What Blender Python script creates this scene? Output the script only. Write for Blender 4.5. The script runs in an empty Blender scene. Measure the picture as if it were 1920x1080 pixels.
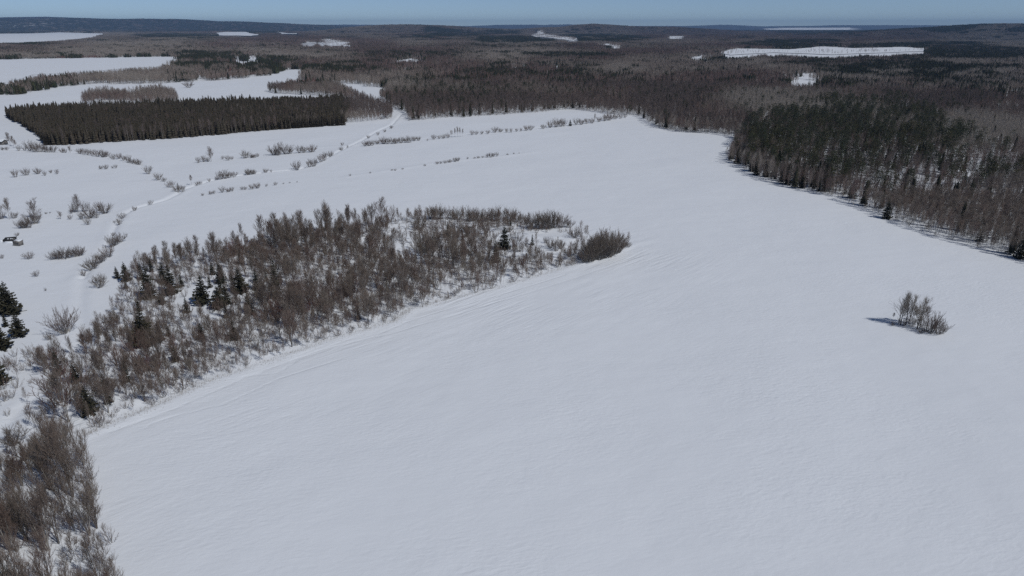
import bpy, math, random
import numpy as np
from mathutils import Vector

# ------------------------------------------------------------------ camera, sky, sun, exposure
SC = bpy.context.scene
COL = SC.collection
CAM_H = 80.0
FPX = 1280.0                       # focal length in pixels of a 1920 px wide frame
HOR = 49.0                         # pixel row of eye level
PITCH = math.atan((540 - HOR) / FPX)
cam_d = bpy.data.cameras.new('camera')
cam_d.lens = 24.0; cam_d.sensor_width = 36.0
cam_d.clip_start = 1.0; cam_d.clip_end = 200000.0
cam = bpy.data.objects.new('camera', cam_d); COL.objects.link(cam)
cam.location = (0, 0, CAM_H)
cam.rotation_euler = (math.pi / 2 - PITCH, 0, 0)
SC.camera = cam

SUN_EL = math.radians(49)
SUN_H = Vector((0.82, -0.57, 0)).normalized()
SUN_DIR = Vector((SUN_H.x * math.cos(SUN_EL), SUN_H.y * math.cos(SUN_EL), math.sin(SUN_EL)))
W = bpy.data.worlds.new('World'); SC.world = W; W.use_nodes = True
wn = W.node_tree.nodes; wl = W.node_tree.links
bg = wn['Background']
sky = wn.new('ShaderNodeTexSky'); sky.sky_type = 'NISHITA'; sky.sun_disc = False
sky.sun_elevation = SUN_EL; sky.sun_rotation = math.atan2(SUN_H.x, SUN_H.y)
sky.altitude = 300; sky.air_density = 0.42; sky.dust_density = 0.0; sky.ozone_density = 2.4
wl.new(sky.outputs[0], bg.inputs[0]); bg.inputs[1].default_value = 0.085
sun_d = bpy.data.lights.new('sun', 'SUN'); sun_d.energy = 2.7; sun_d.angle = math.radians(0.53)
sun_d.color = (1.0, 0.975, 0.94)
sun = bpy.data.objects.new('sun', sun_d); COL.objects.link(sun)
sun.rotation_euler = SUN_DIR.to_track_quat('Z', 'Y').to_euler()
sun.location = (200, -200, 300)
SC.view_settings.view_transform = 'Standard'; SC.view_settings.look = 'None'
SC.view_settings.gamma = 1.0; SC.view_settings.exposure = -0.28
SC.view_settings.use_curve_mapping = False
SC.cycles.max_bounces = 5; SC.cycles.diffuse_bounces = 3; SC.cycles.glossy_bounces = 1
SC.cycles.volume_bounces = 0
SC.cycles.use_denoising = False

rng = np.random.default_rng(11)
random.seed(11)

# ------------------------------------------------------------------ the photograph's ground plane
CP, SP = math.cos(PITCH), math.sin(PITCH)
def gp(px, py, z=0.0):
    """ground point (x, y) seen at a pixel of the 1920x1080 photograph"""
    a = (px - 960) / FPX; b = (540 - py) / FPX
    dy = CP + b * SP; dz = -SP + b * CP
    t = (z - CAM_H) / dz
    return (a * t, dy * t)
def proj(x, y, z=0.0):
    x = np.asarray(x, float); y = np.asarray(y, float); z = np.asarray(z, float) - CAM_H
    d = y * CP - z * SP; u = y * SP + z * CP
    d = np.where(d < 1, 1, d)
    return 960 + FPX * x / d, 540 - FPX * u / d
def height_px(px, py, hpx):
    """height in metres of an upright thing with its base at the pixel and hpx pixels tall"""
    x, y = gp(px, py)
    lo, hi = 0.1, 40.0
    for _ in range(30):
        m = 0.5 * (lo + hi)
        if py - float(proj(x, y, m)[1]) < hpx: lo = m
        else: hi = m
    return lo
def poly(pts): return np.array([gp(a, b) for a, b in pts])
def inside(P, x, y):
    x = np.asarray(x, float); y = np.asarray(y, float)
    r = np.zeros(x.shape, bool); n = len(P); j = n - 1
    for i in range(n):
        xi, yi = P[i]; xj, yj = P[j]
        c = ((yi > y) != (yj > y))
        with np.errstate(divide='ignore', invalid='ignore'):
            r ^= c & (x < (xj - xi) * (y - yi) / (yj - yi + 1e-12) + xi)
        j = i
    return r
def line_dist(L, x, y):
    x = np.asarray(x, float); y = np.asarray(y, float)
    best = np.full(x.shape, 1e9)
    for (ax, ay), (bx, by) in zip(L[:-1], L[1:]):
        dx, dy = bx - ax, by - ay
        t = np.clip(((x - ax) * dx + (y - ay) * dy) / (dx * dx + dy * dy), 0, 1)
        best = np.minimum(best, np.hypot(x - ax - t * dx, y - ay - t * dy))
    return best
_T = np.random.default_rng(3).random((256, 256))
def vn(x, y, k=0):
    """smooth value noise, -1..1"""
    x = np.asarray(x, float) + 37.3 * k; y = np.asarray(y, float) + 91.7 * k
    xi = np.floor(x).astype(np.int64); yi = np.floor(y).astype(np.int64)
    fx = x - xi; fy = y - yi
    fx = fx * fx * (3 - 2 * fx); fy = fy * fy * (3 - 2 * fy)
    g = lambda a, b: _T[(a + 17 * k) & 255, (b + 5 * k) & 255]
    return 2 * ((g(xi, yi) * (1 - fx) + g(xi + 1, yi) * fx) * (1 - fy) +
                (g(xi, yi + 1) * (1 - fx) + g(xi + 1, yi + 1) * fx) * fy) - 1
def fbm(x, y, k=0, o=4):
    s = 0; a = 1; t = 0
    for i in range(o):
        s = s + a * vn(x * 2 ** i, y * 2 ** i, k + i); t += a; a *= 0.5
    return s / t
def sstep(a, b, v):
    t = np.clip((v - a) / (b - a), 0, 1); return t * t * (3 - 2 * t)

# outlines of the place (read off the photograph, laid on the ground plane)
OPEN_MAIN = poly([(2700, 760), (2100, 545), (1920, 490), (1850, 468), (1760, 445), (1700, 426), (1640, 400), (1560, 371), (1500, 356),
    (1440, 344), (1400, 321), (1358, 303), (1372, 290), (1378, 272), (1380, 260), (1340, 251), (1280, 248), (1235, 241), (1215, 229),
    (1200, 218), (1150, 216), (1075, 205), (1000, 212), (900, 217), (820, 222), (768, 226), (757, 207), (738, 207), (735, 222), (700, 226),
    (610, 236), (450, 250), (300, 262), (110, 273), (75, 258), (10, 217), (5, 205), (-60, 192), (-130, 200), (-190, 260), (-260, 360), (-420, 600), (-1100, 1500), (2700, 1500)])
OPEN_BAND = poly([(-150, 184), (-100, 180), (0, 178), (60, 176), (75, 170), (110, 162), (180, 158), (300, 156), (420, 150), (505, 142),
    (530, 132), (568, 130), (566, 138), (520, 147), (485, 158), (484, 168), (520, 176), (600, 180), (660, 190), (735, 215), (700, 230), (110, 274), (-150, 215)])
BAND_ARM = poly([(470, 153), (505, 142), (528, 132), (570, 130), (566, 138), (522, 148), (492, 160), (472, 168)])
OPEN_GAP = poly([(622, 160), (650, 157), (690, 162), (728, 164), (722, 178), (712, 186), (740, 206), (752, 214), (715, 214), (690, 195), (655, 178)])
PLANTATION = poly([(10, 217), (75, 257), (85, 272), (120, 273), (300, 262), (450, 250), (600, 238), (648, 232), (660, 205), (645, 192), (600, 192), (500, 197), (330, 199), (150, 208), (60, 213)])
PLANT_BARE = poly([(640, 233), (700, 227), (735, 222), (737, 207), (715, 199), (680, 192), (650, 193)])
GROVE = poly([(155, 200), (200, 197), (338, 196), (330, 184), (300, 176), (250, 182), (190, 181), (165, 188)])
LAKE_NEAR = poly([(-400, 116), (0, 112), (120, 110), (300, 106), (352, 107), (318, 113), (305, 119), (300, 126), (240, 128), (150, 136), (60, 141), (30, 151), (0, 156), (-400, 166)])
LAKE_FAR = poly([(-300, 65), (0, 63), (110, 62), (200, 63), (178, 69), (130, 75), (0, 82), (-300, 86)])
LAKE_HORIZON = poly([(1430, 55.4), (1500, 54.9), (1595, 55.0), (1590, 56.4), (1550, 57.6), (1490, 57.4), (1450, 56.4)])
CLEAR = [poly(p) for p in [
    [(400, 107), (450, 105), (505, 110), (490, 113), (410, 111)], [(405, 63), (455, 61.5), (492, 66), (470, 69), (412, 67)],
    [(598, 78), (618, 73), (664, 82), (660, 88), (610, 86)], [(725, 118), (800, 106), (812, 109), (790, 119), (740, 125)],
    [(942, 114), (985, 114), (984, 119), (942, 119)], [(1022, 115), (1052, 115), (1050, 120), (1022, 120)],
    [(990, 68), (1015, 65), (1082, 74), (1075, 78), (1030, 73)], [(1118, 85), (1140, 83), (1180, 88), (1172, 92), (1122, 91)],
    [(1250, 70), (1290, 69), (1292, 73), (1252, 74)], [(1290, 102), (1310, 101), (1352, 108), (1345, 111), (1300, 110)],
    [(1348, 100), (1375, 91), (1480, 93), (1540, 88), (1600, 91), (1690, 89), (1742, 91), (1738, 96), (1660, 99), (1560, 103), (1450, 99), (1370, 104)],
    [(1458, 132), (1500, 136), (1552, 143), (1548, 152), (1500, 148)], [(1868, 180), (1882, 171), (1915, 176), (1925, 184), (1880, 184)],
    [(515, 62), (560, 64), (556, 66), (515, 65)], [(560, 79), (590, 78), (592, 82), (560, 82)]]]
CLEAR.append(np.array([(-9700, 11450), (-8000, 11700), (-7750, 12000), (-8300, 12050), (-9000, 12250), (-9700, 12150)]))
DITCH = poly([(752, 214), (735, 232), (705, 247), (680, 262), (640, 282), (620, 292), (590, 306), (556, 318), (500, 322), (450, 328), (400, 336), (370, 344),
    (345, 353), (333, 362), (310, 373), (285, 380), (255, 388), (235, 398), (220, 415), (212, 432), (205, 455), (190, 478), (170, 498), (155, 520)])
DITCH_LOW = poly([(155, 520), (150, 580), (158, 640), (140, 680), (90, 730), (40, 770), (0, 812), (-90, 880)])
DITCH_LEFT = poly([(338, 358), (328, 350), (318, 340), (300, 333), (280, 323), (262, 308), (240, 304), (215, 299), (185, 294), (150, 288), (100, 285), (50, 282), (-150, 280)])
ROW_A = poly([(560, 278), (640, 275), (700, 270), (800, 258), (900, 247), (1000, 238), (1100, 230), (1180, 219)])
ROW_B = poly([(655, 330), (740, 318), (800, 308), (870, 300), (935, 293), (1000, 285)])
TONGUE_EDGE = poly([(150, 830), (200, 806), (300, 767), (400, 717), (520, 677), (640, 632), (745, 602), (770, 580), (850, 562), (950, 535), (1050, 505), (1150, 475), (1182, 462)])
TONGUE = poly([(180, 812), (300, 763), (400, 713), (520, 673), (640, 628), (745, 598), (770, 576), (850, 560), (950, 533), (1050, 503), (1150, 473), (1180, 461),
    (1110, 450), (1090, 440), (1060, 430), (1000, 425), (940, 415), (860, 412), (800, 410), (740, 412), (720, 420), (640, 430), (560, 445), (500, 455),
    (430, 470), (370, 480), (330, 490), (260, 500), (228, 525), (240, 560), (205, 590), (180, 625), (165, 665), (158, 720), (140, 780)])

# ------------------------------------------------------------------ terrain
def ridge_profile(x, pts):
    xs = [p[0] for p in pts]; hs = [p[1] for p in pts]
    return np.interp(x, xs, hs)
def sky_ridge(Y, pts):
    """skyline pixels -> (metres across, metres high) at distance Y"""
    return [((a - 960) / FPX * Y, max(0.0, CAM_H + (HOR - b) / FPX * Y)) for a, b in pts]
RIDGES = [
    (13500, 1500, sky_ridge(13500, [(-900, 36), (-300, 33), (0, 34.5), (60, 32.5), (120, 33), (165, 35), (210, 33.6), (260, 36.5), (310, 36.6), (345, 39), (400, 39.5), (440, 42), (500, 42.5), (560, 45), (640, 48), (720, 55), (900, 56.2), (3000, 56.2)])),
    (22000, 2600, sky_ridge(22000, [(-900, 45), (300, 44), (560, 46.5), (700, 46.5), (800, 49), (880, 48.8), (930, 47), (1000, 46.2), (1060, 46.2), (1110, 48.6), (1180, 48.6), (1260, 48), (1330, 47), (1420, 49.2), (1480, 48.2), (1560, 46.8), (1650, 46.6), (1760, 48.2), (1900, 49), (2900, 48)])),
    (7600, 750, sky_ridge(7600, [(-600, 62), (560, 62), (620, 58), (680, 52), (720, 48.5), (760, 46.6), (800, 47.6), (850, 50), (900, 53), (960, 55), (1010, 52.5), (1050, 51.5), (1080, 48), (1105, 46.8), (1140, 48.5), (1180, 50.5), (1240, 51), (1300, 54), (1380, 60), (1420, 62.3), (1600, 62.3), (1640, 57), (1720, 55), (3000, 55)])),
    (5200, 600, sky_ridge(5200, [(-900, 68.6), (1500, 68.6), (1580, 62), (1680, 56), (1760, 50), (1800, 46.5), (1835, 43.5), (1870, 44.6), (1920, 44), (2000, 45), (2400, 44), (3200, 50)])),
]
def terrain(x, y):
    x = np.asarray(x, float); y = np.asarray(y, float); r = np.hypot(x, y)
    z = 0.55 * vn(x / 75, y / 75, 1) + 0.22 * vn(x / 27, y / 27, 2)
    z = z * sstep(0, 60, r)
    far = sstep(1100, 5000, r)
    z = z + far * (9 * fbm(x / 1300, y / 1300, 3, 3)) + sstep(2600, 5200, r) * 20 * np.clip(fbm(x / 2300, y / 800, 15, 3), -0.2, 1)
    for Y, w, pts in RIDGES:
        p = ridge_profile(x, pts) * (1 + 0.10 * vn(x / 900, y / 900, 6) + 0.06 * vn(x / 330, y / 500, 7) + 0.03 * vn(x / 120, y / 300, 16))
        z = np.maximum(z, z * 0.3 + p * np.exp(-((y - Y) / w) ** 2) * (y < Y) + (y >= Y) * p * np.exp(-((y - Y) / (2.2 * w)) ** 2)) if False else \
            np.maximum(z, p * np.exp(-((y - Y) / np.where(y < Y, w, 2.2 * w)) ** 2) - 4)
    near = (r < 1100)
    if near.any():
        xn = x[near]; yn = y[near]; zn = z[near]
        for L, dep, wd in ((DITCH, 0.62, 0.95), (DITCH_LOW, 0.32, 1.5), (DITCH_LEFT, 0.5, 1.1)):
            d = line_dist(L, xn, yn)
            zn = zn - dep * np.exp(-(d / wd) ** 2) + 0.10 * np.exp(-((d - 3.2) / 1.6) ** 2)
        for L in (ROW_A, ROW_B):
            d = line_dist(L, xn, yn)
            zn = zn + 0.22 * np.exp(-(d / 3.0) ** 2)
        t = inside(TONGUE, xn, yn)
        de = line_dist(TONGUE_EDGE, xn, yn)
        zn = zn + np.where(t, 0.75 * sstep(0, 8, de) * (0.6 + 0.5 * vn(xn / 9, yn / 9, 4) + 0.45 * vn(xn / 3.6, yn / 3.6, 5)), 0)
        zn = zn + 0.22 * np.exp(-(de / 1.6) ** 2)
        # wind-blown ridges along the brushy edge
        ex, ey = TONGUE_EDGE[-1] - TONGUE_EDGE[1]; el = math.hypot(ex, ey); ex /= el; ey /= el
        u = xn * ex + yn * ey; v = -xn * ey + yn * ex
        dr = np.exp(-de / 22.0) * (~t) * np.clip(0.55 + 0.9 * vn(xn / 22, yn / 22, 13), 0.1, 1.3)
        n = vn(u / 17 + 0.4 * vn(u / 9, v / 9, 8), v / 3.4 + 0.5 * vn(u / 20, v / 8, 9), 10)
        zn = zn + dr * (0.22 * (1 - np.abs(n)) ** 2 + 0.06 * vn(u / 6, v / 1.9, 12))
        z[near] = zn
    return z
def axis(segs, lo, hi, grow=1.05):
    a = [segs[0][0]]
    for s0, s1, st in segs:
        n = max(1, int(round((s1 - s0) / st)))
        a += list(np.linspace(s0, s1, n + 1)[1:])
    st = segs[-1][2]; v = a[-1]
    while v < hi: st *= grow; v += st; a.append(v)
    st = segs[0][2]; v = a[0]; pre = []
    while v > lo: st *= grow; v -= st; pre.append(v)
    return np.array(pre[::-1] + a)
GX = axis([(-400, -250, 1.2), (-250, -80, 0.75), (-80, 60, 1.3), (60, 240, 2.2)], -25000, 25000)
GY = axis([(70, 250, 1.1), (250, 380, 0.8), (380, 660, 1.1)], -3000, 27000)
XX, YY = np.meshgrid(GX, GY)
ZZ = terrain(XX.ravel(), YY.ravel()).reshape(XX.shape)
def tz(x, y):
    """height of the ground sheet itself"""
    x = np.asarray(x, float); y = np.asarray(y, float)
    i = np.clip(np.searchsorted(GX, x) - 1, 0, len(GX) - 2); j = np.clip(np.searchsorted(GY, y) - 1, 0, len(GY) - 2)
    fx = (x - GX[i]) / (GX[i + 1] - GX[i]); fy = (y - GY[j]) / (GY[j + 1] - GY[j])
    return (ZZ[j, i] * (1 - fx) + ZZ[j, i + 1] * fx) * (1 - fy) + (ZZ[j + 1, i] * (1 - fx) + ZZ[j + 1, i + 1] * fx) * fy
def tz1(x, y): return float(tz(np.array([x]), np.array([y]))[0])

# ------------------------------------------------------------------ mesh + material helpers
def mesh_from(name, V, F, smooth=False):
    me = bpy.data.meshes.new(name)
    V = np.asarray(V, np.float32).reshape(-1, 3); F = np.asarray(F, np.int32)
    k = F.shape[1]
    me.vertices.add(len(V)); me.vertices.foreach_set('co', V.ravel())
    me.loops.add(F.size); me.loops.foreach_set('vertex_index', F.ravel())
    me.polygons.add(len(F)); me.polygons.foreach_set('loop_start', np.arange(0, F.size, k, dtype=np.int32))
    me.polygons.foreach_set('loop_total', np.full(len(F), k, np.int32))
    me.update(calc_edges=True)
    if smooth: me.polygons.foreach_set('use_smooth', np.ones(len(F), bool))
    return me
def fattr(me, name, vals):
    a = me.attributes.new(name, 'FLOAT', 'POINT'); a.data.foreach_set('value', np.asarray(vals, np.float32))
def new_mat(name):
    m = bpy.data.materials.new(name); m.use_nodes = True
    return m, m.node_tree.nodes, m.node_tree.links, m.node_tree.nodes['Principled BSDF']
def ramp_mat(name, cols, rough=0.85, attr=None, transl=0.0):
    """base colour varies from individual to individual (or by the mesh's tint attribute)"""
    m, n, l, b = new_mat(name)
    r = n.new('ShaderNodeValToRGB'); e = r.color_ramp.elements
    while len(e) < len(cols): e.new(0.5)
    for i, c in enumerate(cols): e[i].position = i / max(1, len(cols) - 1); e[i].color = (*c, 1)
    if attr:
        a = n.new('ShaderNodeAttribute'); a.attribute_name = attr; l.new(a.outputs['Fac'], r.inputs[0])
    else:
        o = n.new('ShaderNodeObjectInfo'); l.new(o.outputs['Random'], r.inputs[0])
    l.new(r.outputs[0], b.inputs['Base Color'])
    b.inputs['Roughness'].default_value = rough; b.inputs['Specular IOR Level'].default_value = 0.15
    return m
TWIG_COLS = [(0.195, 0.155, 0.130), (0.240, 0.198, 0.165), (0.190, 0.138, 0.116), (0.262, 0.226, 0.190), (0.162, 0.124, 0.107)]
BARK_COLS = [(0.16, 0.145, 0.13), (0.40, 0.38, 0.35), (0.12, 0.105, 0.095), (0.27, 0.25, 0.23)]
NEEDLE_COLS = [(0.044, 0.043, 0.028), (0.052, 0.049, 0.032), (0.036, 0.041, 0.030), (0.060, 0.054, 0.034)]
PINE_COLS = [(0.045, 0.055, 0.032), (0.064, 0.070, 0.036), (0.036, 0.048, 0.034), (0.085, 0.078, 0.036)]
M_TWIG = ramp_mat('bare_twigs', TWIG_COLS)
M_SHRUB = ramp_mat('willow_twigs', [(0.165, 0.140, 0.122), (0.205, 0.178, 0.152), (0.175, 0.132, 0.115), (0.145, 0.124, 0.112)])
M_BARK = ramp_mat('pale_bark', BARK_COLS)
M_NEEDLE = ramp_mat('spruce_needles', NEEDLE_COLS)
M_PINE = ramp_mat('pine_needles', PINE_COLS)
M_CBARK = ramp_mat('conifer_bark', [(0.11, 0.085, 0.07), (0.15, 0.12, 0.10)])
WOOD_COLS = [(0.220, 0.182, 0.158), (0.290, 0.248, 0.212), (0.235, 0.176, 0.152), (0.370, 0.330, 0.286), (0.160, 0.128, 0.114)]
M_TWIG_F = ramp_mat('woodland_twigs', WOOD_COLS + [(0.27, 0.15, 0.125)], attr='tint')
M_BRUSH_F = ramp_mat('brush_twigs', TWIG_COLS, attr='tint')
M_BARK_F = ramp_mat('woodland_bark', BARK_COLS, attr='tint')
M_NEEDLE_F = ramp_mat('woodland_needles', NEEDLE_COLS + PINE_COLS, attr='tint')
M_PINE_F = ramp_mat('woodland_pine_needles', PINE_COLS, attr='tint')
M_RED_F = ramp_mat('red_brush_twigs', [(0.17, 0.085, 0.075), (0.20, 0.115, 0.09)], attr='tint')
PLANT_COLS = [(0.078, 0.066, 0.049), (0.062, 0.055, 0.040), (0.100, 0.082, 0.062), (0.070, 0.062, 0.044)]
M_PLANT = ramp_mat('plantation_needles', PLANT_COLS)
M_PLANT_F = ramp_mat('plantation_needles_far', PLANT_COLS, attr='tint')
M_WEED = ramp_mat('dry_stalks', [(0.27, 0.23, 0.185), (0.36, 0.32, 0.26)], attr='tint')

def snow_material():
    m, n, l, b = new_mat('snow')
    b.inputs['Roughness'].default_value = 0.65; b.inputs['Specular IOR Level'].default_value = 0.25
    geo = n.new('ShaderNodeNewGeometry')
    wood = n.new('ShaderNodeAttribute'); wood.attribute_name = 'woodland'
    drift = n.new('ShaderNodeAttribute'); drift.attribute_name = 'drift'
    # wood-covered far ground
    nz = n.new('ShaderNodeTexNoise'); nz.inputs['Scale'].default_value = 0.004; nz.inputs['Detail'].default_value = 6
    mp0 = n.new('ShaderNodeMapping'); mp0.inputs['Scale'].default_value = (1, 0.5, 1)
    l.new(geo.outputs['Position'], mp0.inputs[0]); l.new(mp0.outputs[0], nz.inputs['Vector'])
    rp = n.new('ShaderNodeValToRGB'); rp.color_ramp.elements[0].position = 0.42; rp.color_ramp.elements[0].color = (0.018, 0.020, 0.018, 1)
    rp.color_ramp.elements[1].position = 0.58; rp.color_ramp.elements[1].color = (0.052, 0.042, 0.040, 1)
    l.new(nz.outputs[0], rp.inputs[0])
    mix = n.new('ShaderNodeMix'); mix.data_type = 'RGBA'
    mix.inputs['A'].default_value = (0.815, 0.855, 0.90, 1)
    l.new(wood.outputs['Fac'], mix.inputs['Factor']); l.new(rp.outputs[0], mix.inputs['B']); l.new(mix.outputs['Result'], b.inputs['Base Color'])
    # relief: fine crust, winding crust ridges, wind ribs
    def noise(scale, det, vec=None, typ=None):
        t = n.new('ShaderNodeTexNoise'); t.inputs['Scale'].default_value = scale; t.inputs['Detail'].default_value = det
        if typ: t.noise_type = typ
        l.new(vec if vec is not None else geo.outputs['Position'], t.inputs['Vector']); return t.outputs[0]
    def math_(op, a, bb):
        t = n.new('ShaderNodeMath'); t.operation = op
        for i, v in enumerate((a, bb)):
            if isinstance(v, (int, float)): t.inputs[i].default_value = v
            else: l.new(v, t.inputs[i])
        return t.outputs[0]
    ex, ey = TONGUE_EDGE[-1] - TONGUE_EDGE[1]; ang = math.atan2(ey, ex)
    rot = n.new('ShaderNodeMapping'); rot.vector_type = 'TEXTURE'; rot.inputs['Rotation'].default_value = (0, 0, ang)
    rot.inputs['Scale'].default_value = (8.0, 1, 1); l.new(geo.outputs['Position'], rot.inputs[0])
    rot2 = n.new('ShaderNodeMapping'); rot2.vector_type = 'TEXTURE'; rot2.inputs['Rotation'].default_value = (0, 0, 0.25)
    rot2.inputs['Scale'].default_value = (2.6, 1, 1); l.new(geo.outputs['Position'], rot2.inputs[0])
    pz = n.new('ShaderNodeMapRange'); pz.inputs['From Min'].default_value = .36; pz.inputs['From Max'].default_value = .64; pz.inputs['To Min'].default_value = .15; pz.inputs['To Max'].default_value = 1.25
    l.new(noise(0.022, 3), pz.inputs['Value']); patch = pz.outputs[0]
    h = math_('MULTIPLY', math_('MULTIPLY', noise(1.1, 5), 0.05), patch)
    h = math_('ADD', h, math_('MULTIPLY', noise(0.16, 4, rot2.outputs[0]), 0.15))
    ab = math_('ABSOLUTE', math_('SUBTRACT', noise(0.75, 2, rot2.outputs[0]), 0.5), 0)
    h = math_('ADD', h, math_('MULTIPLY', math_('MULTIPLY', ab, -0.17), patch))
    h = math_('ADD', h, math_('MULTIPLY', noise(0.03, 3), 0.9))
    rib = math_('ABSOLUTE', math_('SUBTRACT', noise(0.42, 3, rot.outputs[0]), 0.5), 0)
    h = math_('ADD', h, math_('MULTIPLY', math_('MULTIPLY', rib, -0.95), drift.outputs['Fac']))
    trk = n.new('ShaderNodeAttribute'); trk.attribute_name = 'track'
    q = math_('POWER', math_('DIVIDE', trk.outputs['Fac'], 0.42), 2.0)
    h = math_('ADD', h, math_('MULTIPLY', math_('POWER', 2.718, math_('MULTIPLY', q, -1.0)), -0.09))
    bp = n.new('ShaderNodeBump'); bp.inputs['Strength'].default_value = 1.0; bp.inputs['Distance'].default_value = 1.0
    l.new(h, bp.inputs['Height']); l.new(bp.outputs[0], b.inputs['Normal'])
    return m
M_SNOW = snow_material()

def tag(o, label=None, cat=None, group=None, kind=None):
    if label: o['label'] = label
    if cat: o['category'] = cat
    if group: o['group'] = group
    if kind: o['kind'] = kind
    return o

# ------------------------------------------------------------------ ground, lakes
ny, nx = XX.shape
idx = np.arange(ny * nx).reshape(ny, nx)
F = np.stack([idx[:-1, :-1], idx[:-1, 1:], idx[1:, 1:], idx[1:, :-1]], -1).reshape(-1, 4)
gm = mesh_from('ground', np.stack([XX, YY, ZZ], -1), F, smooth=True)
gx, gy = XX.ravel(), YY.ravel()
de = line_dist(TONGUE_EDGE, gx, gy); tin = inside(TONGUE, gx, gy)
fattr(gm, 'drift', np.exp(-de / 24.0) * (~tin) * np.clip(0.5 + 0.9 * vn(gx / 18, gy / 18, 14), 0.05, 1.3))
TRACKS = [poly([(205, 816), (330, 769), (450, 713), (600, 656), (690, 632), (770, 598), (900, 561), (1060, 513)]), poly([(455, 706), (520, 700), (570, 668), (650, 640), (720, 626), (840, 592), (960, 556), (1120, 506), (1200, 480)]), poly([(270, 806), (300, 792), (420, 760), (520, 712), (640, 672)])]
td = np.full(gx.shape, 9.0)
nr = np.hypot(gx, gy) < 330
for L in TRACKS: td[nr] = np.minimum(td[nr], line_dist(L, gx[nr], gy[nr]))
fattr(gm, 'track', td)
wv = sstep(2200, 5200, np.hypot(gx, gy))
op = np.zeros(gx.shape, bool)
for P in [LAKE_FAR, LAKE_HORIZON, LAKE_NEAR] + CLEAR: op |= inside(P, gx, gy)
fattr(gm, 'woodland', np.where(op, 0, wv))
gm.materials.append(M_SNOW)
ground = bpy.data.objects.new('ground', gm); COL.objects.link(ground)
tag(ground, 'snow covered fields and forest floor', kind='structure')

def sheet(name, P, lift, label):
    import bmesh
    bm = bmesh.new(); bm.faces.new([bm.verts.new((a, b, 0)) for a, b in P])
    bmesh.ops.triangulate(bm, faces=bm.faces[:])
    for _ in range(4): bmesh.ops.subdivide_edges(bm, edges=bm.edges[:], cuts=1, use_grid_fill=True)
    if bm.faces and sum(f.normal.z for f in bm.faces) < 0: bmesh.ops.reverse_faces(bm, faces=bm.faces[:])
    me = bpy.data.meshes.new(name)
    for v in bm.verts: v.co.z = tz1(v.co.x, v.co.y) + lift
    bm.to_mesh(me); bm.free(); me.materials.append(M_SNOW)
    for p in me.polygons: p.use_smooth = True
    fattr(me, 'track', np.full(len(me.vertices), 9.0))
    o = bpy.data.objects.new(name, me); COL.objects.link(o)
    return tag(o, label, kind='structure')
sheet('frozen_lake', LAKE_NEAR, 0.25, 'frozen snow covered lake behind the strip of woods')
sheet('frozen_lake', LAKE_FAR, 1.2, 'far frozen lake below the blue hills')
sheet('frozen_lake', LAKE_HORIZON, 4.0, 'thin white frozen lake close to the horizon')
for P in CLEAR:
    cy = P[:, 1].mean()
    sheet('snow_clearing', P, 0.3 if cy < 2500 else (1.5 if cy < 6000 else 4.0), 'snowy clearing in the woods')

# ------------------------------------------------------------------ plant shapes
class Parts:
    """collects tapered limbs and loose faces, gives one mesh"""
    def __init__(s): s.seg = []; s.tri = []; s.tt = []
    def limb(s, pts, r0, r1):
        n = len(pts) - 1
        for i in range(n):
            a = r0 + (r1 - r0) * i / n; b = r0 + (r1 - r0) * (i + 1) / n
            s.seg.append((*pts[i], *pts[i + 1], a, b))
    def face(s, a, b, c): s.tri.append((a, b, c))
    def arrays(s):
        V = []; F = []; o = 0
        if s.seg:
            S = np.array(s.seg, float); p = S[:, :3]; q = S[:, 3:6]; d = q - p
            d /= np.linalg.norm(d, axis=1, keepdims=True) + 1e-9
            ref = np.where(np.abs(d[:, 2:3]) > 0.9, np.array([[1.0, 0, 0]]), np.array([[0, 0, 1.0]]))
            u = np.cross(d, ref); u /= np.linalg.norm(u, axis=1, keepdims=True) + 1e-9; w = np.cross(d, u)
            ring = []
            for k in range(3):
                c, sn = math.cos(2.0944 * k), math.sin(2.0944 * k)
                ring.append(c * u + sn * w)
            vs = [p + ring[k] * S[:, 6:7] for k in range(3)] + [q + ring[k] * S[:, 7:8] for k in range(3)]
            v = np.stack(vs, 1).reshape(-1, 3); n = len(S)
            f = np.array([[0, 1, 4], [0, 4, 3], [1, 2, 5], [1, 5, 4], [2, 0, 3], [2, 3, 5]])
            F.append((np.arange(n)[:, None, None] * 6 + f[None]).reshape(-1, 3)); V.append(v); o = len(v)
        if s.tri:
            T = np.array(s.tri, float).reshape(-1, 3); V.append(T); F.append(o + np.arange(len(T)).reshape(-1, 3))
        return np.concatenate(V), np.concatenate(F)
    def mesh(s, name, mat):
        V, F = s.arrays(); me = mesh_from(name, V, F); me.materials.append(mat); return me
R = random.Random(5)
def nrm(v):
    l = math.sqrt(v[0] ** 2 + v[1] ** 2 + v[2] ** 2) + 1e-9; return (v[0] / l, v[1] / l, v[2] / l)
def path(p, d, L, n, up=0.15, wob=0.12):
    pts = [p]; st = L / n
    for _ in range(n):
        d = nrm((d[0] + R.uniform(-wob, wob), d[1] + R.uniform(-wob, wob), d[2] + R.uniform(-wob, wob) * 0.5 + up))
        p = (p[0] + d[0] * st, p[1] + d[1] * st, p[2] + d[2] * st); pts.append(p)
    return pts, d
def at(pts, t):
    f = t * (len(pts) - 1); i = min(int(f), len(pts) - 2); f -= i
    a, b = pts[i], pts[i + 1]
    return tuple(a[k] + (b[k] - a[k]) * f for k in range(3)), nrm(tuple(b[k] - a[k] for k in range(3)))
def around(d, ang):
    v = Vector(d); a = v.orthogonal().normalized(); a.rotate(__import__('mathutils').Quaternion(v, R.uniform(0, 6.283)))
    return tuple((v * math.cos(ang) + a * math.sin(ang)).normalized())
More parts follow.
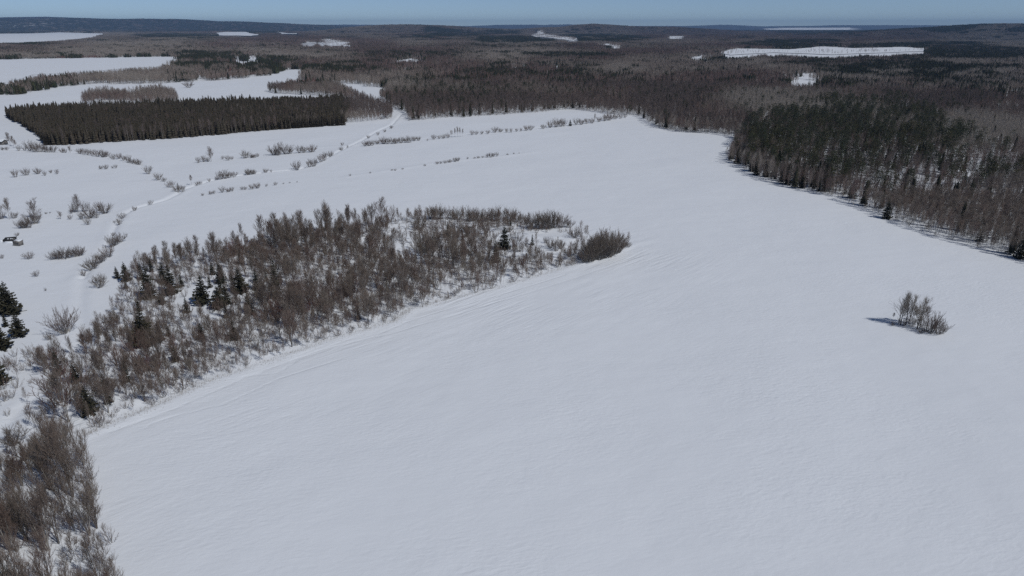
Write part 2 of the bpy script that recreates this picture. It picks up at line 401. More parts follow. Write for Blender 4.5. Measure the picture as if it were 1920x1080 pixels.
def bare_tree(h, nprim=24, nsec=6, ntw=4, spread=0.26, base=0.25, tr=None, tw=0.014, lean=0.04, forks=1, rise=0.0):
    """leafless tree: (trunk, crown)"""
    T, C = Parts(), Parts(); tr = tr or h * 0.010
    ga = R.uniform(0, 6.28)
    if forks > 1: T.limb([(0, 0, -0.25), (0, 0, 0.35)], tr * 2.4, tr * 1.5)
    for fk in range(forks):
        d0 = nrm((R.uniform(-lean, lean) + (0.12 if forks > 1 else 0) * math.cos(ga + 6.28 * fk / forks), R.uniform(-lean, lean) + (0.12 if forks > 1 else 0) * math.sin(ga + 6.28 * fk / forks), 1))
        hh = h * (1 if fk == 0 else R.uniform(0.75, 0.97))
        tp, _ = path((0, 0, -0.2), d0, hh * 0.96 + 0.2, 8, 0.02, 0.035)
        T.limb(tp[:7], tr, tr * 0.35); C.limb(tp[6:], tr * 0.35, 0.012)
        np_ = nprim // forks
        for i in range(np_):
            t = base + (0.97 - base) * (i + R.random() * 0.8) / np_
            p, dd = at(tp, t); az = ga + i * 2.4 + R.uniform(-0.5, 0.5); el = min(1.45, math.radians(R.uniform(32, 58)) + 0.25 * t + rise)
            L = hh * spread * (1.15 - 0.75 * t) * R.uniform(0.7, 1.25)
            pts, de_ = path(p, (math.cos(az) * math.cos(el), math.sin(az) * math.cos(el), math.sin(el)), L, 3, 0.14, 0.14)
            r = max(0.018, tr * 0.36 * (1.1 - t))
            T.limb(pts[:2], r, r * 0.7); C.limb(pts[1:], r * 0.7, 0.011)
            for j in range(nsec):
                tt = 0.22 + 0.78 * (j + R.random()) / nsec
                q, d = at(pts, min(tt, 1)); ls = L * R.uniform(0.3, 0.62) * (1.2 - 0.5 * tt) + 0.25
                sp, ds = path(q, around(d, R.uniform(0.28, 0.7)), ls, 2, 0.2, 0.14)
                C.limb(sp, 0.0155, tw * 0.7)
                for k in range(ntw):
                    q2, d2 = at(sp, R.uniform(0.2, 1)); lt = R.uniform(0.35, 0.8)
                    e = around(d2, R.uniform(0.15, 0.55)); e = nrm((e[0], e[1], e[2] + 0.35))
                    C.limb([q2, tuple(q2[m] + e[m] * lt for m in range(3))], tw, 0.003)
    return T, C
def shrub(h, nst=12, nsec=7, ntw=4, open_=0.7, tw=0.013, base=0.35):
    """many-stemmed leafless willow: (stems, twigs)"""
    T, C = Parts(), Parts()
    T.limb([(0, 0, -0.3), (0, 0, 0.08)], base * 1.1, base * .8)
    for i in range(nst):
        az = 6.283 * i / nst + R.uniform(-0.4, 0.4); tilt = open_ * math.sqrt(R.random())
        p = (base * R.random() * math.cos(az), base * R.random() * math.sin(az), -0.15)
        L = h * R.uniform(0.75, 1.08) * (1.0 - 0.12 * tilt)
        pts, _ = path(p, (math.sin(tilt) * math.cos(az), math.sin(tilt) * math.sin(az), math.cos(tilt)), L, 4, 0.07, 0.10)
        T.limb(pts[:3], 0.04 * h / 4 + 0.012, 0.02); C.limb(pts[2:], 0.02, 0.008)
        for j in range(nsec):
            tt = 0.28 + 0.72 * (j + R.random()) / nsec
            q, d = at(pts, min(1, tt)); ls = L * R.uniform(0.16, 0.34)
            sp, ds = path(q, around(d, R.uniform(0.25, 0.7)), ls, 2, 0.12, 0.15)
            C.limb(sp, 0.014, tw * 0.6)
            for k in range(ntw):
                q2, d2 = at(sp, R.uniform(0.15, 1)); lt = R.uniform(0.25, 0.6) * (h / 4) ** 0.5
                e = around(d2, R.uniform(0.15, 0.5)); e = nrm((e[0], e[1], e[2] + 0.25))
                C.limb([q2, tuple(q2[m] + e[m] * lt for m in range(3))], tw, 0.003)
    return T, C
def spruce(h, rb=None, tier=0.42, nb=10, lop=0.0):
    """dark conical spruce: (trunk, crown)"""
    T, C = Parts(), Parts(); rb = rb or h * 0.24
    T.limb([(0, 0, -0.2), (0, 0, h * 0.5), (0, 0, h * 0.99)], h * 0.013, 0.015)
    z = h * 0.05; la = R.uniform(0, 6.28)
    while z < h * 0.985:
        f = z / h; rr = rb * (1 - f) ** 0.82 * R.uniform(0.86, 1.1) + 0.08
        n = max(4, int(nb * (0.55 + 0.5 * (1 - f)))); a0 = R.uniform(0, 6.28)
        for i in range(n):
            az = a0 + 6.283 * i / n + R.uniform(-0.22, 0.22)
            L = rr * R.uniform(0.72, 1.2) * (1 + lop * math.cos(az - la)); droop = 0.34 * (1 - f) - 0.28 * f
            zz = z + R.uniform(-0.5, 0.5) * tier
            ca, sa = math.cos(az), math.sin(az)
            def sp(t): return (ca * L * t, sa * L * t, zz - droop * L * t + 0.20 * L * t * t * (1 - f))
            K = 3 if L > 0.5 else 2
            for k in range(K):
                t0 = k / K; t1 = (k + 1) / K; A, B = sp(t0 * 0.9 + 0.05), sp(min(1, t1 * 1.05))
                wd = L * 0.30 * (1 - 0.55 * t0) * R.uniform(0.8, 1.3) + 0.05
                for s_ in (-1, 1):
                    tip = (B[0] * 0.62 + A[0] * 0.38 - s_ * sa * wd, B[1] * 0.62 + A[1] * 0.38 + s_ * ca * wd, (A[2] + B[2]) / 2 - R.uniform(0.02, 0.22) * (0.3 + L))
                    C.face(A, B, tip)
                C.face(A, B, ((A[0] + B[0]) / 2, (A[1] + B[1]) / 2, min(A[2], B[2]) - R.uniform(0.12, 0.34) * (0.4 + 0.5 * L)))
        z += tier * R.uniform(0.85, 1.15) * (1.0 - 0.35 * f)
    C.face((-0.06, 0, h * 0.95), (0.06, 0, h * 0.95), (0, 0, h * 1.03)); C.face((0, -0.06, h * 0.95), (0, 0.06, h * 0.95), (0, 0, h * 1.03))
    return T, C
def pine(h, nc=34, nt=34, rb=None, ts=0.75):
    """broad-crowned pine: (trunk, crown)"""
    T, C = Parts(), Parts(); rb = rb or h * 0.22
    tp, _ = path((0, 0, -0.2), (R.uniform(-.04, .04), R.uniform(-.04, .04), 1), h, 5, 0.03, 0.03); T.limb(tp, h * 0.014, 0.03)
    for c in range(nc):
        f = 0.26 + 0.74 * (c + R.random()) / nc; az = c * 2.4 + R.uniform(-.5, .5)
        prof = (1 - f) ** 0.6 * 1.25 if f > 0.42 else 0.55 + (f - 0.26) * 2.2
        rr = rb * prof * R.uniform(0.35, 1.1); p, _ = at(tp, f)
        cx, cy, cz = p[0] + rr * math.cos(az), p[1] + rr * math.sin(az), p[2] + 0.22 * rr
        T.limb([(p[0], p[1], p[2] - 0.15 * rr), (cx, cy, cz)], 0.05, 0.015)
        cr = h * 0.062 * R.uniform(0.7, 1.35)
        for _ in range(nt):
            a = R.uniform(0, 6.283); e = math.asin(R.uniform(-0.75, 1)); q = cr * R.uniform(0.45, 1.05)
            b = (cx + q * 1.25 * math.cos(a) * math.cos(e), cy + q * 1.25 * math.sin(a) * math.cos(e), cz + q * 0.62 * math.sin(e))
            s_ = ts * R.uniform(0.5, 1) * (h / 15)
            d1 = nrm((R.gauss(0, 1), R.gauss(0, 1), R.gauss(0, 0.6))); d2 = nrm((R.gauss(0, 1), R.gauss(0, 1), R.gauss(0, 0.7)))
            C.face(b, tuple(b[m] + d1[m] * s_ * .55 for m in range(3)), tuple(b[m] + d2[m] * s_ * .55 for m in range(3)))
    return T, C

# ------------------------------------------------------------------ kinds of individual plants (part meshes shared by copies)
def kind(pn, tc, mt, mc, h):
    return dict(h=h, parts=[(pn[0], tc[0].mesh(pn[0], mt)), (pn[1], tc[1].mesh(pn[1], mc))])
TC = ('trunk', 'crown'); SH = ('stems', 'twigs')
def kb(*a, **k): return kind(TC, bare_tree(*a, **k), M_BARK, M_TWIG, a[0])
K_BARE = [kb(8.0, 34, 8, 6, 0.34, 0.26, tw=.0095), kb(8.0, 30, 8, 6, 0.28, 0.36, tw=.0095), kb(8.0, 38, 7, 6, 0.36, 0.22, tw=.0095, forks=2),
          kb(8.0, 28, 7, 6, 0.26, 0.42, tw=.0095), kb(8.0, 42, 7, 6, 0.38, 0.18, tw=.0095, forks=3), kb(8.0, 34, 7, 6, 0.32, 0.30, tw=.0095, lean=0.16)]
K_TALL = [kb(9.0, 30, 7, 5, 0.24, 0.42, tr=0.085, tw=.0095), kb(9.0, 28, 7, 5, 0.27, 0.46, tr=0.08, tw=.0095, lean=0.12), kb(9.0, 34, 7, 5, 0.29, 0.36, tr=0.08, tw=.0095, forks=2)]
M_TAN = ramp_mat('poplar_twigs', [(0.250, 0.222, 0.190), (0.285, 0.255, 0.222)])
def kp(*a, **k): return kind(TC, bare_tree(*a, **k), M_BARK, M_TAN, a[0])
K_POP = [kp(9.0, 26, 6, 4, 0.34, 0.18, tr=0.13, tw=.0075, rise=.26, lean=.01), kp(9.0, 24, 6, 4, 0.36, 0.22, tr=0.12, tw=.0075, rise=.28, lean=.02), kp(9.0, 32, 6, 4, 0.34, 0.16, tr=0.12, tw=.0075, rise=.28, forks=2, lean=.02)]
K_FAN = [kb(9.0, 44, 7, 6, 0.30, 0.14, tw=.0078, forks=4, lean=.10, rise=.30), kb(9.0, 40, 7, 6, 0.28, 0.18, tw=.0078, forks=3, lean=.12, rise=.32), kb(9.0, 34, 7, 6, 0.32, 0.20, tw=.0078, forks=2, lean=.10, rise=.28), kb(9.0, 48, 7, 6, 0.32, 0.10, tw=.0078, forks=5, lean=.14, rise=.28)]
def ks(*a, **k): return kind(SH, shrub(*a, **k), M_BARK, M_SHRUB, a[0])
K_SHRUB = [ks(3.5, 22, 9, 7, 0.75, tw=.0095, base=.5), ks(3.5, 18, 9, 7, 0.58, tw=.0095, base=.6), ks(3.5, 28, 9, 7, 0.92, tw=.0095, base=.5), ks(3.5, 16, 9, 7, 0.65, tw=.0095), ks(3.5, 26, 9, 7, 0.8, tw=.0095, base=0.8)]
M_REDT = ramp_mat('red_twigs', [(0.20, 0.115, 0.10), (0.17, 0.10, 0.09), (0.21, 0.135, 0.115)])
K_RED = [kind(SH, shrub(3.5, 20, 8, 6, .6, tw=.0095, base=.8), M_REDT, M_REDT, 3.5), kind(SH, shrub(3.5, 16, 8, 6, .75, tw=.0095, base=.6), M_REDT, M_REDT, 3.5)]
FORM = {}
for k, w in zip(K_BARE, ['full crowned', 'slim', 'twin stemmed', 'narrow', 'three stemmed', 'leaning']): FORM[id(k)] = w
for k, w in zip(K_TALL, ['straight', 'tilted', 'forked']): FORM[id(k)] = w
for k, w in zip(K_POP, ['upright', 'loose', 'forked upright']): FORM[id(k)] = w
for k, w in zip(K_FAN, ['four stemmed', 'triple stemmed', 'double stemmed', 'many stemmed']): FORM[id(k)] = w
K_SPRUCE = [kind(TC, spruce(7.0, 1.9), M_CBARK, M_NEEDLE, 7.0), kind(TC, spruce(7.0, 1.5), M_CBARK, M_NEEDLE, 7.0),
            kind(TC, spruce(7.0, 2.4, lop=0.12), M_CBARK, M_NEEDLE, 7.0), kind(TC, spruce(7.0, 1.7, lop=0.15), M_CBARK, M_NEEDLE, 7.0),
            kind(TC, spruce(7.0, 1.15), M_CBARK, M_NEEDLE, 7.0)]
K_PLANT = [kind(TC, spruce(9.0, r_), M_CBARK, M_PLANT, 9.0) for r_ in (1.9, 1.6, 2.1)]
for k, w in zip(K_PLANT, ['even', 'slim', 'wide']): FORM[id(k)] = w
for k, w in zip(K_SPRUCE, ['full', 'slender', 'broad', 'uneven', 'thin']): FORM[id(k)] = w
K_PINE = [kind(TC, pine(14.0), M_CBARK, M_PINE, 14.0), kind(TC, pine(14.0, 38, 32, 3.4), M_CBARK, M_PINE, 14.0), kind(TC, pine(14.0, 30, 34, 2.6), M_CBARK, M_PINE, 14.0)]

for k, w in zip(K_PINE, ['round crowned', 'wide crowned', 'narrow crowned']): FORM[id(k)] = w
COUNT = {}
def plant(name, k, x, y, h, label, cat, group=None, wide=1.0, rot=None):
    s = h / k['h']
    e = bpy.data.objects.new(name, None); COL.objects.link(e); e.empty_display_size = 0.5
    e.location = (x, y, tz1(x, y) - 0.05); e.rotation_euler = (R.uniform(-.03, .03), R.uniform(-.03, .03), R.uniform(0, 6.283) if rot is None else rot)
    e.scale = (s * wide, s * wide, s)
    tag(e, label, cat, group)
    for pn, me in k['parts']:
        c = bpy.data.objects.new(pn, me); COL.objects.link(c); c.parent = e
    COUNT[name] = COUNT.get(name, 0) + 1
    return e
def plant_px(name, kinds, px, py, hpx, label, cat, group=None, wide=1.0):
    x, y = gp(px, py); return plant(name, R.choice(kinds), x, y, height_px(px, py, hpx), label, cat, group, wide)
def scatter(P, spacing, jit=0.45):
    x0, y0 = P.min(0); x1, y1 = P.max(0)
    X, Y = np.meshgrid(np.arange(x0, x1, spacing), np.arange(y0, y1, spacing))
    X = X.ravel() + rng.uniform(-jit, jit, X.size) * spacing; Y = Y.ravel() + rng.uniform(-jit, jit, Y.size) * spacing
    m = inside(P, X, Y); return X[m], Y[m]

# ------------------------------------------------------------------ the lone clump out in the open field
def zc(a, b): return 1560 + a / 6, 500 + b / 6
for a, b, h, lab in [(748, 642, 335, 'tall bare poplar of the lone field clump, on its shadow side'),
        (768, 648, 320, 'slender bare poplar standing close behind the shadow side trunk of the field clump'),
        (828, 652, 330, 'bare poplar in the middle of the lone field clump, thinner of the middle pair'),
        (862, 645, 318, 'bare poplar in the middle of the lone field clump, thicker of the middle pair'),
        (955, 697, 335, 'forked bare poplar beside the willow in the lone field clump'),
        (985, 690, 330, 'bare poplar nearest the round willow in the lone field clump')]:
    px, py = zc(a, b); x, y = gp(px, py)
    plant('bare_poplar', K_POP[2] if 'forked' in lab else R.choice(K_POP[:2]), x, y, height_px(px, py, h / 6), lab, 'tree', wide=1.35)
for a, b, h, lab in [(800, 620, 200, 'half grown poplar between the two trunk pairs of the field clump'), (910, 640, 190, 'half grown poplar behind the forked trunk of the field clump'), (1045, 665, 210, 'bushy half grown poplar between forked trunk and willow in the field clump'), (935, 606, 130, 'thin young bare poplar behind the tall trunks of the field clump'), (683, 592, 75, 'stunted sapling at the outer shadow end of the field clump')]:
    px, py = zc(a, b); plant_px('bare_sapling', K_BARE[3:4], px, py, h / 6, lab, 'tree', None, 1.2)
for a, b, h, w, lab in [(1115, 742, 215, 1.0, 'tall round bare willow beside the poplars of the lone field clump'), (1195, 752, 150, 1.1, 'middle sized bare willow at the sunny end of the field clump'),
        (1243, 748, 75, 1.3, 'lowest outermost willow bush at the sunny end of the field clump'), (1000, 742, 45, 1.6, 'low flattened brush at the foot of the field clump poplars'),
        (690, 655, 40, 2.0, 'low brush lying in the shadow of the field clump'),
        (900, 665, 110, 1.2, 'knee high willow between the poplar trunks of the field clump'), (800, 660, 80, 1.4, 'low willow at the foot of the shadow side poplars in the field clump'), (1050, 720, 140, 1.2, 'loose willow joining poplars and round willow in the field clump')]:
    px, py = zc(a, b); plant_px('willow_shrub', K_SHRUB[:3], px, py, h / 6, lab, 'shrub', wide=w)

# ------------------------------------------------------------------ shrubs along ditches and old field rows: (x, y base pixel, height in pixels)
def Z(ox, oy, k, L): return [(ox + a / k, oy + b / k, h / k) for a, b, h in L]
S_LEFT = Z(0, 260, 4, [(20, 90, 24), (50, 90, 24), (145, 95, 40), (190, 92, 26), (225, 95, 70), (265, 100, 62), (300, 103, 60), (335, 103, 56), (365, 105, 50), (400, 105, 45), (468, 107, 35), (490, 107, 30),
    (600, 118, 40), (630, 122, 40), (660, 128, 45), (690, 130, 45), (730, 138, 50), (775, 140, 55), (800, 140, 36), (850, 157, 40), (895, 155, 40), (930, 165, 35), (960, 178, 55), (990, 185, 40), (1020, 190, 34), (1040, 193, 45),
    (1113, 262, 60), (1190, 308, 50), (1230, 318, 30), (1278, 360, 45), (1330, 392, 50), (1372, 385, 45)])
S_FORK = Z(0, 260, 4, [(1475, 340, 30), (1500, 335, 25), (1570, 318, 25), (1630, 300, 35), (1660, 300, 55), (1690, 295, 60), (1715, 290, 40), (1755, 285, 40), (1860, 268, 45), (1893, 265, 35)]) + \
    Z(0, 130, 3, [(1395, 588, 30), (1430, 585, 25), (1495, 578, 25), (1525, 578, 15), (1670, 562, 50)]) + \
    Z(560, 130, 3, [(60, 548, 36), (85, 543, 40), (125, 520, 40), (145, 513, 44), (180, 487, 30), (240, 455, 20), (275, 440, 14), (245, 432, 18), (392, 388, 18), (447, 370, 18), (485, 352, 16), (522, 330, 18)])
S_MIDL = Z(0, 260, 4, [(115, 290, 55), (198, 275, 50), (285, 265, 45), (337, 277, 35), (382, 258, 25), (428, 265, 35), (757, 228, 28), (795, 228, 32), (845, 222, 18), (870, 222, 28)])
S_MEADOW = Z(0, 260, 4, [(1488, 178, 40), (1530, 170, 45), (1560, 170, 35), (1712, 158, 35), (1670, 150, 25), (1740, 150, 20), (1842, 140, 55), (1890, 138, 25), (1910, 138, 25)]) + \
    Z(0, 130, 3, [(1420, 493, 20), (1450, 488, 20), (1545, 480, 55), (1565, 482, 40), (1610, 475, 50), (1635, 472, 30), (1685, 470, 40), (1710, 468, 35), (1755, 466, 40)])
S_SHORT = Z(0, 260, 4, [(1520, 425, 18), (1580, 415, 25), (1605, 412, 25), (1668, 402, 42), (1712, 398, 30), (1742, 393, 32), (1815, 383, 25), (1840, 380, 22), (1890, 378, 35)]) + \
    Z(0, 130, 3, [(1450, 668, 28), (1500, 658, 14), (1550, 652, 18), (1595, 645, 8), (1630, 640, 8), (1672, 636, 8)])
S_ROWA = Z(560, 130, 3, [(375, 434, 28), (395, 433, 30), (415, 430, 28), (443, 422, 25), (478, 420, 40), (500, 420, 30), (525, 420, 35), (545, 418, 30), (575, 415, 35), (600, 413, 25), (620, 412, 35), (650, 402, 25), (675, 400, 22), (725, 402, 12),
    (760, 392, 25), (790, 390, 20), (815, 388, 22), (840, 385, 25), (975, 368, 25), (1000, 365, 20), (1030, 362, 18), (1065, 360, 20), (1105, 352, 30), (1135, 350, 22), (1170, 352, 22), (1195, 352, 22), (1225, 348, 18), (1250, 346, 18),
    (1280, 342, 28), (1305, 340, 28), (1375, 332, 25), (1415, 325, 35), (1450, 322, 45), (1475, 320, 38), (1490, 318, 40), (1560, 312, 35), (1590, 310, 30), (1620, 306, 30), (1650, 303, 28), (1690, 295, 25), (1720, 292, 35), (1745, 288, 40), (1780, 282, 28), (1810, 278, 25), (1835, 275, 20)])
S_ROWB = Z(560, 130, 3, [(290, 600, 12), (403, 585, 8), (525, 570, 8), (543, 570, 10), (585, 563, 8), (710, 543, 10), (780, 533, 15), (800, 531, 14), (825, 528, 16), (850, 524, 18), (880, 520, 22), (895, 517, 20), (950, 505, 12), (990, 502, 10), (1010, 500, 12),
    (1035, 497, 12), (1060, 495, 20), (1080, 494, 24), (1095, 492, 20), (1115, 488, 22), (1175, 480, 8), (1210, 475, 8), (1240, 473, 6)])
S_YARD = Z(0, 260, 4, [(110, 592, 45), (255, 635, 90), (270, 628, 70), (185, 665, 70), (165, 665, 55), (215, 665, 55), (345, 560, 15), (375, 555, 12), (535, 555, 35), (560, 545, 60), (525, 600, 35), (610, 600, 45), (640, 540, 70), (675, 590, 80), (660, 640, 50),
    (725, 590, 45), (745, 535, 60), (785, 555, 80), (10, 598, 60), (130, 722, 24)])
S_LOWD = Z(0, 260, 4, [(1010, 535, 30), (1128, 485, 35), (915, 585, 40), (895, 635, 45), (858, 625, 20), (850, 715, 25), (845, 805, 75), (870, 795, 50), (905, 775, 65), (815, 885, 80), (745, 930, 75), (765, 918, 60), (685, 975, 80), (700, 950, 60), (625, 1020, 40), (755, 1080, 60)])
S_THREE = Z(0, 260, 4, [(405, 902, 55), (440, 898, 50), (480, 895, 78), (520, 890, 55), (575, 878, 72), (600, 872, 55)])
SETS = [(S_LEFT, 'bare willow bush lining the ditch branch below the spruce plantation', 'willows along the plantation ditch', 1.1),
    (S_FORK, 'bare willow bush on the main winding field ditch beyond the fork', 'willows along the main ditch', 1.1),
    (S_MIDL, 'small bare bush in the broken row crossing the pasture below the plantation ditch', 'bushes of the broken pasture row', 1.0),
    (S_MEADOW, 'bare bush in the loose row across the meadow between plantation and main ditch', 'bushes of the meadow row', 1.15),
    (S_SHORT, 'low bush in the short row just on the field side of the ditch fork', 'bushes of the short row by the ditch fork', 1.2),
    (S_ROWA, 'bare bush in the long hedge row that ends at the back forest corner', 'bushes of the long hedge row', 1.15),
    (S_ROWB, 'tiny low bush in the faint row crossing the big open field', 'bushes of the faint field row', 1.3),
    (S_YARD, 'bare bush in the loose group in the pasture around the ruined sheds', 'bushes of the pasture by the sheds', 1.1),
    (S_LOWD, 'bare willow bush along the lower ditch between the fork and the thicket', 'willows along the lower ditch', 1.15),
    (S_THREE, 'dense reddish round bush in the tight row standing below the ruined sheds', 'tight bush row below the sheds', 1.3)]
for L, lab, grp, w in SETS:
    for px, py, h in L: plant_px('willow_shrub', K_SHRUB, px, py, h, lab, 'shrub', grp, w * R.uniform(0.9, 1.15))
for px, py, h, w, lab in [(55, 485, 12, 1.4, 'lone low round bush in the snow between the sheds and the reddish bush row'), (68, 518, 10, 1.5, 'lone low bush in the snow above the big dark spruces'),
        (4, 484, 7, 1.4, 'tiny bush at a small drift just below the ruined sheds'), (188, 540, 20, 1.1, 'lone vase shaped bush in the snow beside the two foremost small spruces'),
        (86, 546, 6, 0.8, 'tiny twig tuft alone in the snow by the big dark spruces'), (123, 627, 42, 1.0, 'tall loose bare bush in front of the big dark spruces'), (165, 641, 20, 0.9, 'narrow bush on the lower ditch bank beside the loose tall bush'),
        (28, 838, 30, 1.2, 'lone spiky bush in the snow beside the lower ditch near the foreground trees'), (92, 640, 14, 0.8, 'small thin sapling bush on the snow below the big spruces'),
        (354, 164, 12, 1.4, 'lone bush on the white strip of snow behind the plantation grove')]:
    plant_px('willow_shrub', K_SHRUB, px, py, h, lab, 'shrub', None, w)
for a, b, h, lab in [(2, 600, 140, 'bare birch at the pasture edge, outer one of the pair by the sheds'), (70, 600, 145, 'rounded bare birch of the pair in the pasture above the sheds'), (265, 590, 140, 'broad bare birch standing alone in the pasture above the sheds'),
        (455, 598, 60, 'thin whippy sapling alone between the pasture birch and the bush group'), (585, 547, 132, 'tall pale bare poplar rising from the pasture bush group'), (1585, 168, 108, 'tall thin poplar rising from the meadow bush row'),
        (1437, 342, 72, 'bare round tree on the main ditch just past the fork'), (528, 112, 54, 'small bare tree rising from the plantation ditch willows')]:
    plant_px('bare_birch', K_BARE[:5], a / 4, 260 + b / 4, h / 4, lab, 'tree', None, 1.05)
for i, (a, b, h) in enumerate([(862, 383, 42), (880, 382, 50), (895, 381, 56), (908, 380, 52), (922, 378, 44)]):
    plant_px('bare_poplar', K_TALL, 560 + a / 3, 130 + b / 3, h / 3, 'pale bare poplar in the tight clump rising from the long hedge row', 'tree', 'poplar clump in the hedge row', 1.0)
plant_px('bare_poplar', K_TALL, 526.5, 290, 24, 'pale feathery poplar rising from the meadow bush row', 'tree')
plant_px('bare_poplar', K_TALL, 1115, 230.5, 17, 'slim pale poplar at the forest end of the long hedge row', 'tree')
for px, py, h, lab in [(20, 273, 22, 'bare tree beside the snowy cabin, tallest there'), (26, 275, 18, 'lower bare tree right of the cabin tree'), (31, 278, 14, 'crooked small tree leaning from the cabin trees')]:
    plant_px('bare_birch', K_BARE[:3], px, py, h, lab, 'tree')

# ------------------------------------------------------------------ spruces of the thicket and the pasture
Q = lambda a, b, h: (180 + a / 4.571, 420 + b / 4.571, h / 4.571)
SPR = [(*Q(188, 467, 98), 3, 'small spruce at the tip of the thicket, outermost in the open snow'), (*Q(268, 502, 150), 0, 'spruce second from the open snow at the thicket corner'),
    (*Q(400, 500, 150), 4, 'narrow spruce behind the tall corner spruce'), (*Q(458, 652, 275), 1, 'tall full spruce at the thicket corner'), (*Q(482, 430, 110), 4, 'thin spruce among birches behind the corner spruces'),
    (*Q(585, 522, 168), 1, 'left one of the close pair of dark spruces inside the thicket corner'), (*Q(655, 602, 238), 1, 'taller front one of the close pair of dark spruces inside the thicket corner'),
    (*Q(1003, 452, 92), 0, 'short bushy spruce behind the snowy opening in the thicket'), (*Q(1075, 532, 165), 0, 'spruce at the back of the snowy opening in the thicket'), (*Q(925, 697, 220), 2, 'perfect cone shaped spruce standing free in the snowy opening of the thicket'),
    (*Q(1060, 745, 175), 2, 'wide dark spruce beside the free standing cone spruce'), (*Q(1125, 705, 160), 0, 'spruce squeezed behind the wide dark one near the opening'), (*Q(1240, 612, 195), 2, 'broad full spruce in the group at the dark middle of the thicket'),
    (*Q(1188, 602, 145), 4, 'narrow spruce touching the broad one in the middle group'), (*Q(1380, 572, 160), 1, 'slim spruce between the middle group and the column spruce'), (*Q(1548, 642, 295), 4, 'tall column shaped spruce in the dense middle of the thicket'),
    (*Q(1605, 140, 140), 4, 'pointed spruce of the back row in the dense thicket, first'), (*Q(1655, 150, 150), 4, 'pointed spruce of the back row in the dense thicket, tallest'), (*Q(1700, 160, 125), 4, 'narrow spruce just in front of the thicket back row'),
    (*Q(1765, 112, 110), 1, 'spruce of the back row in the dense thicket with clear cone'), (*Q(1812, 82, 72), 4, 'smallest last spruce of the back row in the dense thicket'), (*Q(430, 1045, 275), 2, 'big dark spruce in the lower thicket'),
    (*Q(395, 1030, 220), 1, 'second trunk spruce hugging the big dark one in the lower thicket'), (*Q(550, 1000, 125), 0, 'short spruce beside the big dark one in the lower thicket'), (*Q(625, 972, 80), 0, 'small spruce bush next to the lower thicket spruces'),
    (*Q(1240, 360, 110), 4, 'thin half hidden spruce among reddish brush in the thicket'), (*Q(1380, 372, 90), 4, 'small hidden spruce in the upper thicket'),
    (612, 436, 24, 4, 'dark spruce top among the tall bare trees of the dense thicket'), (605, 438, 20, 4, 'slim spruce close to the dark spruce top in the dense thicket'), (672, 600, 26, 4, 'thin hidden spruce near the field edge of the thicket'),
    (946, 468, 41, 0, 'tall spruce rising over the bushes towards the tip of the thicket'), (930, 491, 38, 1, 'spruce in front of the tallest spruce towards the thicket tip'), (998, 461, 20, 4, 'small dark narrow spruce in the snowy opening near the thicket tip'),
    (839, 441, 27, 4, 'slim spruce among the back bushes of the thicket'), (952, 423, 14, 4, 'low spruce among the back bushes of the thicket'), (957, 425, 9, 0, 'tiny spruce at the foot of the back bushes'), (921, 453, 10, 4, 'tiny dark spruce spike by the tall spruces'),
    (22, 588, 56, 2, 'huge broad dark spruce at the pasture side, front of the cluster'), (4, 586, 54, 2, 'huge broad spruce merged behind the front pasture spruce'), (-12, 560, 48, 2, 'broad spruce at the back of the pasture spruce cluster'),
    (38, 631, 42, 2, 'full skirted spruce with ragged branches below the big pasture spruces'), (12, 613, 23, 1, 'small spruce tucked beside the full skirted one'), (5, 656, 46, 2, 'dark spruce half out of view below the skirted one'),
    (-2, 722, 60, 2, 'dark spruce at the bank of the lower ditch'), (112, 702, 40, 1, 'slim spruce hidden inside bare birches of the lower thicket'), (145, 720, 36, 0, 'ragged small spruce beside the tall bare birches of the lower thicket'),
    (170, 782, 48, 0, 'full spruce at the field edge of the lower thicket'), (207, 765, 36, 4, 'thin dull spruce next to the field edge spruce'), (104, 828, 28, 3, 'small snow dusted spruce among the foreground trees'),
    (334, 352, 12, 4, 'tiny dark spruce at the ditch fork'), (560 + 1527 / 3, 130 + 317 / 3, 12, 0, 'single dark spruce in the long hedge row')]
for px, py, h, k, lab in SPR:
    x, y = gp(px, py); plant('spruce_tree', K_SPRUCE[k], x, y, height_px(px, py, h) * 1.08, lab, 'tree', None, 1.12)

for px, py, h in [(238, 545, 24), (262, 588, 22), (305, 575, 26), (318, 548, 30), (342, 540, 24), (352, 590, 30), (415, 555, 28), (425, 600, 34), (468, 590, 36), (485, 560, 30), (395, 545, 24), (300, 640, 36), (330, 680, 30), (380, 640, 30), (240, 720, 40), (200, 740, 36), (440, 640, 34), (545, 560, 30), (500, 530, 26)]:
    k = R.choice(K_SPRUCE); x, y = gp(px, py)
    plant('spruce_tree', k, x, y, height_px(px, py, h), '%s young dark spruce half hidden by bare brush in the thicket' % FORM[id(k)], 'tree', 'young spruces hidden in the thicket')

